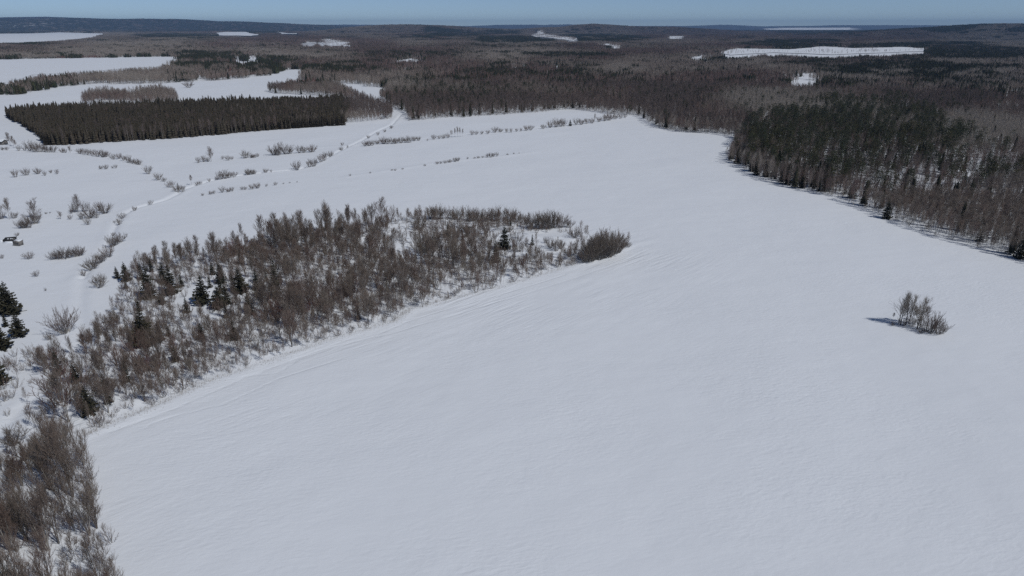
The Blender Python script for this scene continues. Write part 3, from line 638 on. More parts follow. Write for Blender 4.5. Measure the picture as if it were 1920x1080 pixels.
# ------------------------------------------------------------------ the thicket: bare trees and bushes
G_MAIN = poly([(400, 480), (440, 462), (500, 452), (560, 442), (640, 428), (725, 424), (745, 470), (790, 505), (850, 470), (930, 485), (905, 530), (840, 553), (762, 588), (640, 625), (520, 668), (425, 700), (385, 650), (440, 600), (520, 545), (450, 520), (400, 505)])
G_LOW = poly([(75, 690), (165, 650), (230, 615), (320, 620), (385, 655), (405, 708), (300, 760), (200, 803), (150, 800), (100, 750)])
G_BACK = poly([(255, 500), (330, 482), (385, 474), (390, 500), (300, 522)])
G_NEAR = poly([(-160, 900), (20, 870), (75, 838), (150, 842), (176, 900), (192, 960), (222, 1030), (246, 1120), (205, 1290), (-260, 1290)])
G_TIP = poly([(930, 540), (1050, 505), (1150, 473), (1165, 462), (1120, 455), (1040, 490), (940, 505)])
G_TIPB = poly([(745, 412), (800, 409), (860, 411), (940, 414), (1000, 424), (1060, 429), (1090, 440), (1040, 440), (980, 432), (900, 425), (820, 428), (760, 425)])
def nearest(marks, x, y):
    return min(marks, key=lambda m: (lambda p: (p[0] - x) ** 2 + (p[1] - y) ** 2)(gp(m[0], m[1])))[2]
def bare_zone(P, sp, hmin, hmax, kinds, noun, marks, grp, name, wide=1.0):
    X, Y = scatter(P, sp)
    for x, y in zip(X, Y):
        if float(fbm(np.array([x / 9]), np.array([y / 9]), 44, 2)[0]) < -0.38 and R.random() < .8: continue
        k = R.choice(kinds); h = R.uniform(hmin, hmax) * (1 + .38 * float(vn(np.array([x / 13]), np.array([y / 13]), 45)[0])); t = (h - hmin) / (hmax - hmin)
        lab = '%s %s %s by %s' % ('low' if t < .3 else 'mid height' if t < .7 else 'tall', FORM[id(k)], noun, nearest(marks, x, y))
        plant(name, k, x, y, h, lab, 'tree', grp, wide * R.uniform(0.85, 1.15))
MK_MAIN = [(518, 560, 'the column spruce in the thicket'), (450, 552, 'the broad middle spruce group'), (540, 450, 'the back row spruces'), (612, 436, 'the dark spruce top'), (655, 432, 'the tallest back poplar'), (720, 440, 'the snowy gap at the back'),
    (745, 590, 'the field edge corner'), (640, 620, 'the bulging field edge'), (520, 660, 'the long field edge'), (430, 690, 'the lower thicket border'), (830, 545, 'the snow patch at the field edge'), (930, 490, 'the two tall tip spruces'), (600, 520, 'the red brush in the middle'), (690, 510, 'the dense brown middle'), (800, 510, 'the thin grey middle')]
MK_LOW = [(170, 782, 'the field edge spruce'), (145, 720, 'the ragged small spruce'), (270, 645, 'the big lower thicket spruce'), (112, 702, 'the hidden slim spruce'), (350, 690, 'the field edge of the lower thicket'), (230, 770, 'the field corner of the lower thicket'), (210, 620, 'the pasture side brush'), (320, 640, 'the lower thicket heart'), (100, 740, 'the ditch track')]
MK_NEAR = [(104, 828, 'the snow dusted spruce'), (118, 925, 'the leaning pale birch'), (28, 838, 'the lone spiky bush'), (180, 930, 'the open field corner'), (215, 1020, 'the open field edge'), (60, 960, 'the grove middle'), (100, 1060, 'the dense grove front'), (-20, 1000, 'the pasture side of the grove')]
bare_zone(G_NEAR, 3.8, 5.5, 11.0, K_FAN, 'bare birch', MK_NEAR, 'near grove birches', 'bare_birch', 1.1)
bare_zone(G_LOW, 4.2, 3.2, 8.2, K_BARE + K_FAN, 'bare tree', MK_LOW, 'lower thicket trees', 'bare_tree')
bare_zone(G_MAIN, 4.7, 4.8, 10.8, K_TALL + K_TALL + K_BARE, 'bare poplar', MK_MAIN, 'dense thicket poplars', 'bare_poplar')
bare_zone(G_BACK, 4.6, 5.0, 7.5, K_BARE, 'bare feathery birch', [(222, 520, 'the outermost corner spruces'), (300, 510, 'the tall corner spruces'), (370, 485, 'the free standing round tree')], 'birches behind the corner spruces', 'bare_birch')
bare_zone(G_TIP, 5.5, 4.0, 6.0, K_BARE, 'bushy bare tree', [(950, 530, 'the narrow field edge brush'), (1050, 500, 'the thin edge near the thicket tip'), (1140, 470, 'the bush clump at the thicket tip')], 'edge trees near the thicket tip', 'bare_tree')
for px, py, h, lab in [(372, 478, 32, 'free standing round bare tree behind the thicket, touching the open snow'), (118, 925, 120, 'leaning pale birch trunk at the top of the near grove'), (655, 432, 38, 'tallest pale poplar rising over the back of the dense thicket'),
        (640, 434, 34, 'tall feathery poplar beside the tallest one at the thicket back'), (515, 452, 20, 'dead looking pale poplar tip at the thicket back edge'), (130, 795, 110, 'big bare birch with several pale stems beside the ditch track'),
        (300, 690, 70, 'reddish bare tree rising from the lower thicket centre'), (690, 604, 62, 'forked bare tree on the field edge of the dense thicket')]:
    plant_px('bare_birch', K_BARE[:5], px, py, h, lab, 'tree')
T5 = Z(780, 360, 4.571, [(30, 330, 110), (130, 228, 95), (165, 232, 90), (190, 235, 110), (215, 240, 90), (290, 228, 100), (330, 235, 80), (360, 235, 90), (440, 245, 110), (480, 248, 90), (500, 245, 100), (540, 250, 105), (600, 250, 80), (650, 240, 105), (675, 245, 90), (700, 240, 115),
    (790, 250, 110), (830, 235, 90), (870, 250, 70), (900, 260, 75), (940, 275, 80), (970, 310, 90), (1010, 320, 130), (1050, 315, 110), (1080, 310, 125), (1130, 320, 145), (1160, 315, 120), (1190, 310, 135), (1240, 300, 110), (1290, 300, 70), (1320, 300, 65), (1360, 400, 90)])
for px, py, h in T5: plant_px('willow_shrub', K_SHRUB, px, py, h, 'rounded bare bush in the belt along the back edge of the thicket tip', 'shrub', 'bushes along the back of the thicket tip', 1.05)
T6 = Z(780, 360, 4.571, [(600, 362, 90), (440, 342, 70), (420, 380, 90), (850, 475, 120), (1150, 482, 80), (1200, 502, 90), (1240, 490, 70), (1320, 560, 80), (1010, 560, 110), (700, 300, 40), (800, 350, 60), (1110, 445, 50), (880, 520, 90), (640, 620, 80), (740, 640, 90), (250, 380, 60), (100, 560, 230), (70, 520, 150), (330, 350, 100)])
for px, py, h in T6: plant_px('willow_shrub', K_SHRUB, px, py, h, 'bare bush scattered in the snowy opening inside the thicket tip', 'shrub', 'bushes inside the thicket tip', 1.05)
T7 = Z(780, 360, 4.571, [(1440, 600, 110), (1470, 595, 130), (1500, 585, 150), (1540, 575, 170), (1570, 570, 185), (1610, 560, 190), (1640, 550, 200), (1670, 540, 190), (1700, 528, 170), (1740, 520, 125)])
for px, py, h in T7: plant_px('willow_shrub', K_SHRUB, px, py, h, 'tall dense bush in the clump at the very tip of the thicket', 'shrub', 'bush clump at the thicket tip', 1.05)
plant_px('willow_shrub', K_SHRUB, 1169, 464, 14, 'small bush second from the end beyond the thicket tip', 'shrub', None, 1.1)
plant_px('willow_shrub', K_SHRUB, 1178, 464, 9, 'last small bush beyond the thicket tip', 'shrub', None, 1.2)

for px, py, h in [(600, 575, 34), (590, 572, 30), (615, 570, 30), (575, 585, 30), (520, 600, 34), (530, 590, 30), (505, 605, 28), (655, 545, 30), (668, 548, 32), (445, 480, 30), (455, 478, 26), (435, 485, 24), (548, 605, 30), (640, 560, 28)]:
    plant_px('red_shrub', K_RED, px, py, h, 'reddish stemmed bush among the grey trees of the dense thicket', 'shrub', 'reddish bushes of the dense thicket', 1.3)
for px, py, h in [(270, 690, 36), (290, 700, 32), (255, 660, 34), (330, 660, 30), (225, 690, 34), (120, 760, 60), (95, 690, 34)]:
    plant_px('red_shrub', K_RED, px, py, h, 'reddish stemmed bush among the trees of the lower thicket', 'shrub', 'reddish bushes of the lower thicket', 1.15)

# right-hand wood edge: pines and spruces that can be told apart
E_PINE = poly([(1366, 300), (1400, 318), (1440, 336), (1520, 346), (1600, 368), (1690, 378), (1780, 372), (1900, 370), (1930, 320), (1800, 262), (1720, 215), (1600, 200), (1520, 208), (1440, 225), (1400, 245), (1384, 266)])
MK_PINE = [(1370, 295, 'the pointed corner of the wood'), (1390, 260, 'the field nook behind the corner'), (1450, 335, 'the shaded wood edge'), (1550, 365, 'the wood edge birches'), (1662, 405, 'the single front spruce'), (1800, 370, 'the bare sapling wood'), (1700, 250, 'the brown hollow in the wood'), (1560, 215, 'the far side of the pine stand'), (1560, 280, 'the heart of the pine stand'), (1900, 330, 'the snowy gaps in the wood')]
X, Y = scatter(E_PINE, 9.5)
keep = fbm(X / 45, Y / 45, 20, 2) + rng.uniform(-.4, .4, len(X)) > -0.02
XY_PINE = list(zip(X[keep], Y[keep]))[:300]
for x, y in XY_PINE:
    k = R.choice(K_PINE); h = R.uniform(11.5, 17.5)
    plant('pine_tree', k, x, y, h, '%s %s dark pine by %s' % ('towering' if h > 15.5 else 'medium' if h > 13.5 else 'lower', FORM[id(k)], nearest(MK_PINE, x, y)), 'tree', 'pines of the wood by the open field', R.uniform(1.1, 1.6))
E_SPR = poly([(1366, 300), (1400, 319), (1440, 341), (1500, 354), (1560, 368), (1600, 382), (1610, 372), (1540, 345), (1450, 320), (1400, 285), (1385, 275)])
X, Y = scatter(E_SPR, 5.0)
for x, y in zip(X, Y):
    if R.random() < 0.6:
        k = R.choice(K_SPRUCE); h = R.uniform(3, 12)
        plant('spruce_tree', k, x, y, h, '%s %s dark spruce by %s' % ('small' if h < 6.5 else 'mid sized' if h < 9 else 'tall', FORM[id(k)], nearest(MK_PINE, x, y)), 'tree', 'spruces of the wood edge by the open field')
plant_px('spruce_tree', K_SPRUCE[:1], 1662, 411, 38, 'single spruce in front of the wood edge, casting a blue shadow', 'tree')
plant_px('spruce_tree', K_SPRUCE[4:], 1836, 452, 42, 'thin dull spruce among bare saplings at the wood edge', 'tree')
plant_px('spruce_tree', K_SPRUCE[:1], 1912, 484, 45, 'dark spruce at the field corner of the bare sapling wood', 'tree')
# front row of the plantation
MK_ROW = [(85, 272, 'the cabin side corner'), (180, 268, 'the ditch willows end'), (290, 262, 'the first third of the row'), (380, 255, 'the middle of the row'), (470, 249, 'the last third of the row'), (590, 238, 'the bare wood end')]
for k_ in range(150):
    px = 86 + 3.75 * k_; x, y = gp(px + R.uniform(-1, 1), 272.3 - (px - 85) * 0.066 - R.choice((0, 0, .8)))
    k = R.choice(K_PLANT); h = R.uniform(7.3, 10.2)
    plant('spruce_tree', k, x, y, h, '%s %s plantation spruce in the front row at %s' % ('shorter' if h < 8.5 else 'taller', FORM[id(k)], nearest(MK_ROW, x, y)), 'tree', 'front row of the spruce plantation', 1.0)

# ------------------------------------------------------------------ sheds and cabin
def box(o, w, d, h, m, name, parent, rx=0, ry=0, rz=0, top=1.0):
    V = []
    for z, s in ((0, 1), (1, top)):
        for sx, sy in ((-1, -1), (1, -1), (1, 1), (-1, 1)): V.append((sx * w / 2 * s, sy * d / 2 * s, z * h))
    me = mesh_from(name, V, [(0, 3, 2, 1), (4, 5, 6, 7), (0, 1, 5, 4), (1, 2, 6, 5), (2, 3, 7, 6), (3, 0, 4, 7)])
    me.materials.append(m); ob = bpy.data.objects.new(name, me); COL.objects.link(ob); ob.parent = parent
    ob.location = o; ob.rotation_euler = (rx, ry, rz); return ob
def wood_mat(name, c0, c1):
    m, n, l, b = new_mat(name); t = n.new('ShaderNodeTexNoise'); t.inputs['Scale'].default_value = 3; tc = n.new('ShaderNodeTexCoord'); mp = n.new('ShaderNodeMapping'); mp.inputs['Scale'].default_value = (4, 4, .5)
    l.new(tc.outputs['Object'], mp.inputs[0]); l.new(mp.outputs[0], t.inputs['Vector']); r = n.new('ShaderNodeValToRGB'); r.color_ramp.elements[0].color = (*c0, 1); r.color_ramp.elements[1].color = (*c1, 1)
    r.color_ramp.elements[0].position = .35; r.color_ramp.elements[1].position = .65
    l.new(t.outputs[0], r.inputs[0]); l.new(r.outputs[0], b.inputs['Base Color']); b.inputs['Roughness'].default_value = .9; return m
M_OLD = wood_mat('weathered_boards', (0.13, 0.12, 0.11), (0.25, 0.235, 0.22)); M_TAR = wood_mat('tar_paper', (0.018, 0.018, 0.02), (0.05, 0.05, 0.052))
def thing(name, px, py, rz, label, cat):
    x, y = gp(px, py); e = bpy.data.objects.new(name, None); COL.objects.link(e); e.location = (x, y, tz1(x, y) - 0.05); e.rotation_euler = (0, 0, rz); return tag(e, label, cat)
e = thing('ruined_shed', 34.5, 458.5, -0.25, 'small grey board shed leaning beside the collapsed dark roof, snow on top', 'shed')
for k in range(9): box((-1.2 + k * 0.3, -1.0, 0), 0.27, 0.06, 1.75 + 0.25 * (1 - abs(k - 4) / 4) * 2 - (0.5 if k == 3 else 0), M_OLD, 'board', e, rx=-0.10, ry=0.06)
box((1.36, 0, 0), 0.08, 2.0, 1.8, M_OLD, 'side_wall', e, ry=0.1); box((-1.42, 0, 0), 0.08, 2.0, 1.6, M_OLD, 'side_wall', e, ry=0.1); box((0, 1.0, 0), 2.7, 0.08, 1.7, M_OLD, 'back_wall', e)
box((0.1, 0.1, 1.78), 2.9, 2.5, 0.07, M_OLD, 'roof', e, rx=0.16, ry=0.05); box((0.0, 0.35, 1.9), 2.6, 1.8, 0.28, M_SNOW, 'snow_cap', e, rx=0.16, ry=0.05, top=0.85)
box((1.62, -0.9, 0), 0.13, 0.13, 2.0, M_OLD, 'post', e, ry=-0.16)
e = thing('collapsed_barn', 18.5, 450.5, 0.1, 'collapsed dark barn roof half buried in snow beside the leaning board shed', 'shed')
box((0, -0.9, 0), 4.2, 0.12, 1.1, M_TAR, 'front_wall', e, rx=-0.15); box((-1.9, 0.2, 0), 0.12, 2.2, 0.7, M_TAR, 'side_wall', e); box((2.0, 0.2, 0), 0.12, 2.2, 1.2, M_OLD, 'side_wall', e, ry=-0.1)
box((0, 0.25, 0.95), 4.6, 2.4, 0.09, M_TAR, 'roof', e, rx=0.30, ry=-0.06)
for a, b2, c in ((-0.45, 0.1, 0.6), (0.55, 0.25, 0.55), (1.35, -0.1, 0.4)): box((a, b2 - 0.35, 0.95), c, 0.6, 0.2, M_SNOW, 'snow_patch', e, rx=0.3, top=0.7)
box((-2.9, -0.2, 0), 1.6, 2.0, 0.75, M_SNOW, 'snow_drift', e, top=0.45); box((0.4, -1.9, 0), 4.4, 1.3, 0.45, M_SNOW, 'snow_drift', e, top=0.5); box((2.6, 0.9, 0), 1.2, 1.6, 0.9, M_SNOW, 'snow_drift', e, top=0.4)
e = thing('snowy_cabin', 2, 271.5, -0.12, 'low cabin with snow loaded roof and dark eave beside bare trees', 'cabin')
box((0, 0, 0), 7.0, 5.0, 2.3, M_OLD, 'wall', e)
for sgn in (-1, 1):
    r = box((0, sgn * 1.45, 2.78), 8.2, 3.5, 0.14, M_TAR, 'roof', e, rx=-sgn * 0.36); box((0, 0, 0.145), 7.9, 3.2, 0.4, M_SNOW, 'snow_cap', r, top=0.94)
for sgn in (-1, 1): box((sgn * 3.46, 0, 2.28), 0.1, 4.6, 1.0, M_OLD, 'gable', e, top=0.999)
box((-1.0, -2.53, 0), 0.9, 0.08, 1.9, M_TAR, 'door', e); box((1.3, -2.53, 0.95), 1.0, 0.08, 0.8, M_TAR, 'window', e)

# ------------------------------------------------------------------ stuff: woods and undergrowth (too many to count), instanced on points
def proto(name, me): return bpy.data.objects.new(name, me)
def instancer(name, protos, X, Y, rot, scl, which, label, zoff=-0.05, wide=None):
    c = bpy.data.collections.new(name + '_sources')
    for o in protos: c.objects.link(o)
    Zs = tz(X, Y) + zoff
    me = bpy.data.meshes.new(name); V = np.stack([X, Y, Zs], -1).astype(np.float32)
    me.vertices.add(len(V)); me.vertices.foreach_set('co', V.ravel())
    fattr(me, 'spin', rot); fattr(me, 'size', scl); fattr(me, 'girth', scl if wide is None else wide)
    a = me.attributes.new('which', 'INT', 'POINT'); a.data.foreach_set('value', np.asarray(which, np.int32))
    o = bpy.data.objects.new(name, me); COL.objects.link(o)
    ng = bpy.data.node_groups.new(name, 'GeometryNodeTree'); ng.interface.new_socket('Geometry', in_out='INPUT', socket_type='NodeSocketGeometry'); ng.interface.new_socket('Geometry', in_out='OUTPUT', socket_type='NodeSocketGeometry')
    n = ng.nodes; l = ng.links; gi = n.new('NodeGroupInput'); go = n.new('NodeGroupOutput'); ip = n.new('GeometryNodeInstanceOnPoints'); ci = n.new('GeometryNodeCollectionInfo')
    ci.inputs['Collection'].default_value = c; ci.inputs['Separate Children'].default_value = True; ci.inputs['Reset Children'].default_value = True
    def na(nm, t):
        q = n.new('GeometryNodeInputNamedAttribute'); q.data_type = t; q.inputs['Name'].default_value = nm; return q.outputs['Attribute']
    cx = n.new('ShaderNodeCombineXYZ'); l.new(na('spin', 'FLOAT'), cx.inputs['Z']); er = n.new('FunctionNodeEulerToRotation'); l.new(cx.outputs[0], er.inputs[0])
    cs = n.new('ShaderNodeCombineXYZ'); g = na('girth', 'FLOAT'); l.new(g, cs.inputs['X']); l.new(g, cs.inputs['Y']); l.new(na('size', 'FLOAT'), cs.inputs['Z'])
    l.new(gi.outputs[0], ip.inputs['Points']); l.new(ci.outputs[0], ip.inputs['Instance']); ip.inputs['Pick Instance'].default_value = True
    l.new(na('which', 'INT'), ip.inputs['Instance Index']); l.new(er.outputs[0], ip.inputs['Rotation']); l.new(cs.outputs[0], ip.inputs['Scale'])
    l.new(ip.outputs[0], go.inputs[0])
    md = o.modifiers.new('spread', 'NODES'); md.node_group = ng
    return tag(o, label, kind='stuff')
class Acc:
    """gathers faces with a tint per tree and a material slot"""
    def __init__(s): s.V = []; s.F = []; s.t = []; s.m = []; s.o = 0
    def add(s, V, F, tint, slot):
        s.V.append(V); s.F.append(F + s.o); s.t.append(np.full(len(V), tint)); s.m.append(np.full(len(F), slot, np.int32)); s.o += len(V)
    def mesh(s, name, mats):
        me = mesh_from(name, np.concatenate(s.V), np.concatenate(s.F)); fattr(me, 'tint', np.concatenate(s.t))
        for m in mats: me.materials.append(m)
        me.polygons.foreach_set('material_index', np.concatenate(s.m)); return me
def wood_tree(A, x, y, h, nbl, bw, tint, crown=0.6, rad=0.16, trunk=0.11):
    """forest-grown leafless tree: pole trunk and a haze of rising twigs"""
    V = []; F = []
    T = Parts(); T.limb([(x, y, -0.3), (x + R.uniform(-.4, .4), y + R.uniform(-.4, .4), h * 0.72)], trunk, trunk * 0.4); v, f = T.arrays(); A.add(v, f, R.random(), 1)
    C = Parts()
    for i in range(nbl):
        t = (1 - crown) + crown * (i + R.random()) / nbl; az = R.uniform(0, 6.283)
        prof = math.sin(min(1, (t - (1 - crown)) / crown * 0.86 + 0.14) * math.pi) ** 0.7
        r0 = h * rad * prof * R.uniform(0.0, 0.75); r1 = r0 + h * rad * R.uniform(0.15, 0.5) * (0.3 + prof)
        L = h * R.uniform(0.10, 0.2); z0 = t * h * 0.93
        ca, sa = math.cos(az), math.sin(az); a2 = R.uniform(0, 3.14); wx, wy = bw * math.cos(a2), bw * math.sin(a2)
        b = (x + ca * r0, y + sa * r0, z0 - L * 0.3)
        C.face((b[0] - wx, b[1] - wy, b[2]), (b[0] + wx, b[1] + wy, b[2] + 0.02), (x + ca * r1, y + sa * r1, z0 + L * 0.8))
    v, f = C.arrays(); A.add(v, f, tint, 0)
def wood_conifer(A, x, y, h, rb, nt, nf, tint, base=0.1, slot=0):
    C = Parts()
    for k in range(nt):
        f = base + (1 - base) * k / nt; z = h * f; rr = rb * (1 - f) ** 0.8 * R.uniform(.85, 1.15) + 0.12; a0 = R.uniform(0, 6.28); top = z + h * (1 - base) / nt * 1.9
        for i in range(nf):
            a = a0 + 6.283 * i / nf + R.uniform(-.3, .3); q = rr * R.uniform(.7, 1.25); w_ = 0.62 * 6.283 / nf
            C.face((x, y, min(top, h * 1.02)), (x + q * math.cos(a - w_), y + q * math.sin(a - w_), z - 0.12 * q * R.random()), (x + q * 0.9 * math.cos(a + w_), y + q * 0.9 * math.sin(a + w_), z + .15 * q * R.random()))
    v, f = C.arrays(); A.add(v, f, tint, slot)
def wood_pine(A, x, y, h, rb, nc, nt, ts, tint):
    T = Parts(); T.limb([(x, y, -0.3), (x, y, h * 0.9)], 0.16, 0.05); v, f = T.arrays(); A.add(v, f, R.random(), 1)
    C = Parts()
    for c in range(nc):
        f = 0.34 + 0.66 * (c + R.random()) / nc; az = c * 2.4; rr = rb * (1 - f) ** 0.5 * 1.2 * R.uniform(.3, 1.1); cx, cy, cz = x + rr * math.cos(az), y + rr * math.sin(az), h * f
        for _ in range(nt):
            b = (cx + R.gauss(0, .65), cy + R.gauss(0, .65), cz + R.gauss(0, .35)); d1 = nrm((R.gauss(0, 1), R.gauss(0, 1), R.gauss(0, .6))); d2 = nrm((R.gauss(0, 1), R.gauss(0, 1), R.gauss(0, .6)))
            C.face(b, tuple(b[m] + d1[m] * ts for m in range(3)), tuple(b[m] + d2[m] * ts for m in range(3)))
    v, f = C.arrays(); A.add(v, f, tint, 0)

NEAR_R = 1000
def open_at(X, Y, h=12.0):
    m = inside(OPEN_MAIN, X, Y)
    for P in (OPEN_BAND, OPEN_GAP): m |= inside(P, X, Y)
    k = 1 / (1 - h / CAM_H)
    kl = 1 / (1 - 0.68 * h / CAM_H)
    for P in [LAKE_NEAR, LAKE_FAR, BAND_ARM]:
        for q in (1.0, 0.5 + 0.5 * kl, kl): m |= inside(P, X * q, Y * q)
    r = np.hypot(X, Y); sx = X + 0.012 * r * fbm(X / (0.03 * r + 5), Y / (0.06 * r + 5), 50, 2); sy = Y * (1 + 0.02 * fbm(X / (0.02 * r + 5), Y / (0.06 * r + 5), 52, 2))
    c = np.zeros(X.shape, bool)
    for P in CLEAR[:-1]:
        for q in (1.0, 0.5 + 0.5 * k, k): c |= inside(P, sx * q, sy * q)
    for P in (CLEAR[10], CLEAR[11]):
        for q in (1.0, 0.5 + 0.5 * k, k): m |= inside(P, sx * q, sy * q)
    m |= c & ((fbm(X / 90, Y / 160, 54, 2) < 0.38) | (r > 3000)) & (rng.random(X.shape) > np.where(r < 3000, .05, 0))
    m |= inside(LAKE_HORIZON, X, Y)
    return m
DARK = [poly(p) for p in [[(660, 112), (720, 100), (860, 101), (860, 110), (800, 116), (700, 120)], [(900, 128), (1000, 122), (1100, 124), (1120, 140), (1000, 150), (930, 142)], [(1480, 112), (1560, 104), (1680, 107), (1720, 117), (1600, 122)],
    [(1620, 152), (1700, 140), (1930, 150), (1930, 175), (1800, 170), (1700, 168)], [(1362, 302), (1384, 262), (1420, 225), (1560, 190), (1690, 190), (1790, 240), (1900, 290), (1930, 350), (1800, 370), (1700, 375), (1600, 375), (1500, 354), (1420, 328)],
    [(1440, 150), (1560, 150), (1640, 170), (1560, 185), (1470, 172)], [(1060, 146), (1180, 140), (1180, 152), (1090, 156)], [(720, 195), (780, 165), (980, 172), (960, 196), (840, 205)], [(320, 72), (390, 70), (388, 78), (330, 80)], [(880, 88), (1080, 86), (1080, 93), (890, 95)]]]
REDS = [poly(p) for p in [[(300, 118), (400, 112), (520, 120), (520, 140), (400, 146), (300, 130)], [(60, 112), (200, 106), (200, 112), (60, 120)], [(400, 90), (640, 84), (640, 94), (400, 98)], [(480, 168), (520, 152), (600, 150), (620, 165), (560, 172)]]]
SAPWOOD = poly([(1600, 392), (1640, 402), (1760, 450), (1920, 495), (2200, 570), (2300, 480), (1920, 395), (1780, 385), (1690, 385)])
def conifer_share(X, Y):
    r = np.hypot(X, Y); s = 0.05 + 0.82 * sstep(0.03, 0.15, fbm(X / (120 + .12 * r), Y / (90 + .07 * r), 36, 3)) * sstep(700, 1500, r) + 0.2 * sstep(0.08, 0.45, fbm(X / 260, Y / 420, 30, 3)) 
    wx = X + 22 * fbm(X / 40, Y / 40, 70, 3); wy = Y + 60 * fbm(X / 40, Y / 60, 72, 3); wr = np.clip(r / 700, 1, 6)
    for i, P in enumerate(DARK): s = np.where(inside(P, X + (wx - X) * wr, Y + (wy - Y) * wr), (0.30 + 0.55 * fbm(X / 38, Y / 38, 74, 2)) if i == 4 else 0.5 + .4 * fbm(X / (.05 * r), Y / (.08 * r), 76, 2), s)
    s = np.maximum(s, 0.8 * sstep(8500, 11000, r))
    s = np.where(inside(SAPWOOD, X, Y), 0.02, s)
    return s
def ring(r0, r1, sp):
    X, Y = np.meshgrid(np.arange(-r1, r1, sp), np.arange(-100, r1, sp)); X = X.ravel(); Y = Y.ravel()
    X = X + rng.uniform(-.48, .48, X.size) * sp; Y = Y + rng.uniform(-.48, .48, Y.size) * sp
    r = np.hypot(X, Y); m = (r >= r0) & (r < r1) & (np.abs(X) < 0.90 * Y + 60); return X[m], Y[m]

# near wood: every tree its own instance
NEAR_R = 1000
near_bare = []
for i in range(8):
    A = Acc(); wood_tree(A, 0, 0, R.uniform(11, 13.5), 150, 0.042, (.80, .85, .42, .05, .0, .2, .55, .62)[i], rad=R.uniform(.15, .2)); near_bare.append(proto('forest_tree_%02d' % i, A.mesh('forest_tree', [M_TWIG_F, M_BARK_F])))
near_con = []
for i in range(4):
    A = Acc(); wood_conifer(A, 0, 0, 11.0, R.uniform(1.5, 2.1), 13, 8, i / 8, 0.08); near_con.append(proto('forest_conifer_%02d' % i, A.mesh('forest_conifer', [M_NEEDLE_F, M_BARK_F])))
for i in range(3):
    A = Acc(); wood_pine(A, 0, 0, 12.5, 3.0, 24, 14, 0.55, 0.1 + i * 0.4); near_con.append(proto('forest_pine_%02d' % i, A.mesh('forest_pine', [M_PINE_F, M_BARK_F])))
X, Y = ring(150, NEAR_R, 3.7)
m = ~open_at(X, Y, 14.5); X, Y = X[m], Y[m]
con = rng.random(len(X)) < conifer_share(X, Y) * 0.62
Xb, Yb = X[~con], Y[~con]; nb = len(Xb)
thin = (~inside(DARK[4], Xb, Yb)) | (rng.random(nb) < .75); Xb, Yb = Xb[thin], Yb[thin]; nb = len(Xb)
sc = rng.uniform(.72, 1.12, nb) * np.where(inside(DARK[4], Xb, Yb), .85, 1)
sap = inside(SAPWOOD, Xb, Yb); Xb, Yb, sc = Xb[~sap], Yb[~sap], sc[~sap]
Xs, Ys = scatter(SAPWOOD, 2.25); ok = ~open_at(Xs, Ys); Xs, Ys = Xs[ok], Ys[ok]; ns_sap = len(Xs)
xe, ye = ring(150, 640, 2.5); ok = (~open_at(xe, ye)) & (line_dist(OPEN_MAIN[1:18], xe, ye) < 17) & ~inside(SAPWOOD, xe, ye); ok &= (fbm(xe / 22, ye / 22, 95, 2) + rng.uniform(-.5, .5, len(xe)) > .05); ne_ = int(ok.sum())
xe, ye = xe[ok], ye[ok]
for P in CLEAR[:-1]:            # stray trees standing in the clearings
    if P[:, 1].mean() < 6000:
        xc, yc = scatter(P, 12.0 if P is not CLEAR[10] else 19.0); kc = (fbm(xc / 80, yc / 120, 96, 2) + rng.uniform(-.45, .45, len(xc)) + .9 * np.exp(-line_dist(np.vstack([P, P[:1]]), xc, yc) / 25)) > .34; xe = np.concatenate([xe, xc[kc]]); ye = np.concatenate([ye, yc[kc]])
ne_ = len(xe)
Xs = np.concatenate([Xs, xe]); Ys = np.concatenate([Ys, ye])
# extra bare trees: grove and plantation end
Xg, Yg = scatter(GROVE, 3.6); Xp, Yp = scatter(PLANT_BARE, 3.0); Xp2, Yp2 = scatter(poly([(540, 243), (612, 235), (625, 196), (570, 194)]), 5.0); Xp = np.concatenate([Xp, Xp2]); Yp = np.concatenate([Yp, Yp2]); Xi, Yi = scatter(PLANTATION, 11.0); ik = fbm(Xi / 70, Yi / 50, 61, 2) > -.05; Xi, Yi = Xi[ik], Yi[ik]
gk = fbm(Xg / 16, Yg / 16, 60, 2) > -.35; Xg, Yg = Xg[gk], Yg[gk]
Xb = np.concatenate([Xb, Xg, Xp, Xi]); Yb = np.concatenate([Yb, Yg, Yp, Yi])
sc = np.concatenate([sc, rng.uniform(.8, 1.15, len(Xg)) * (1 + .25 * fbm(Xg / 20, Yg / 20, 62, 2)), rng.uniform(.5, .85, len(Xp)), rng.uniform(.7, 1.0, len(Xi))]); nb = len(Xb)
B_NEAR = (Xb, Yb, sc)
Xc, Yc = X[con], Y[con]; nc = len(Xc)
Xq, Yq = scatter(PLANTATION, 3.0); nq = len(Xq)
pine_z = inside(DARK[4], Xc, Yc)
wc = np.where(pine_z, rng.integers(3, 7, nc), rng.integers(0, 5, nc)); scc = rng.uniform(.7, 1.15, nc)
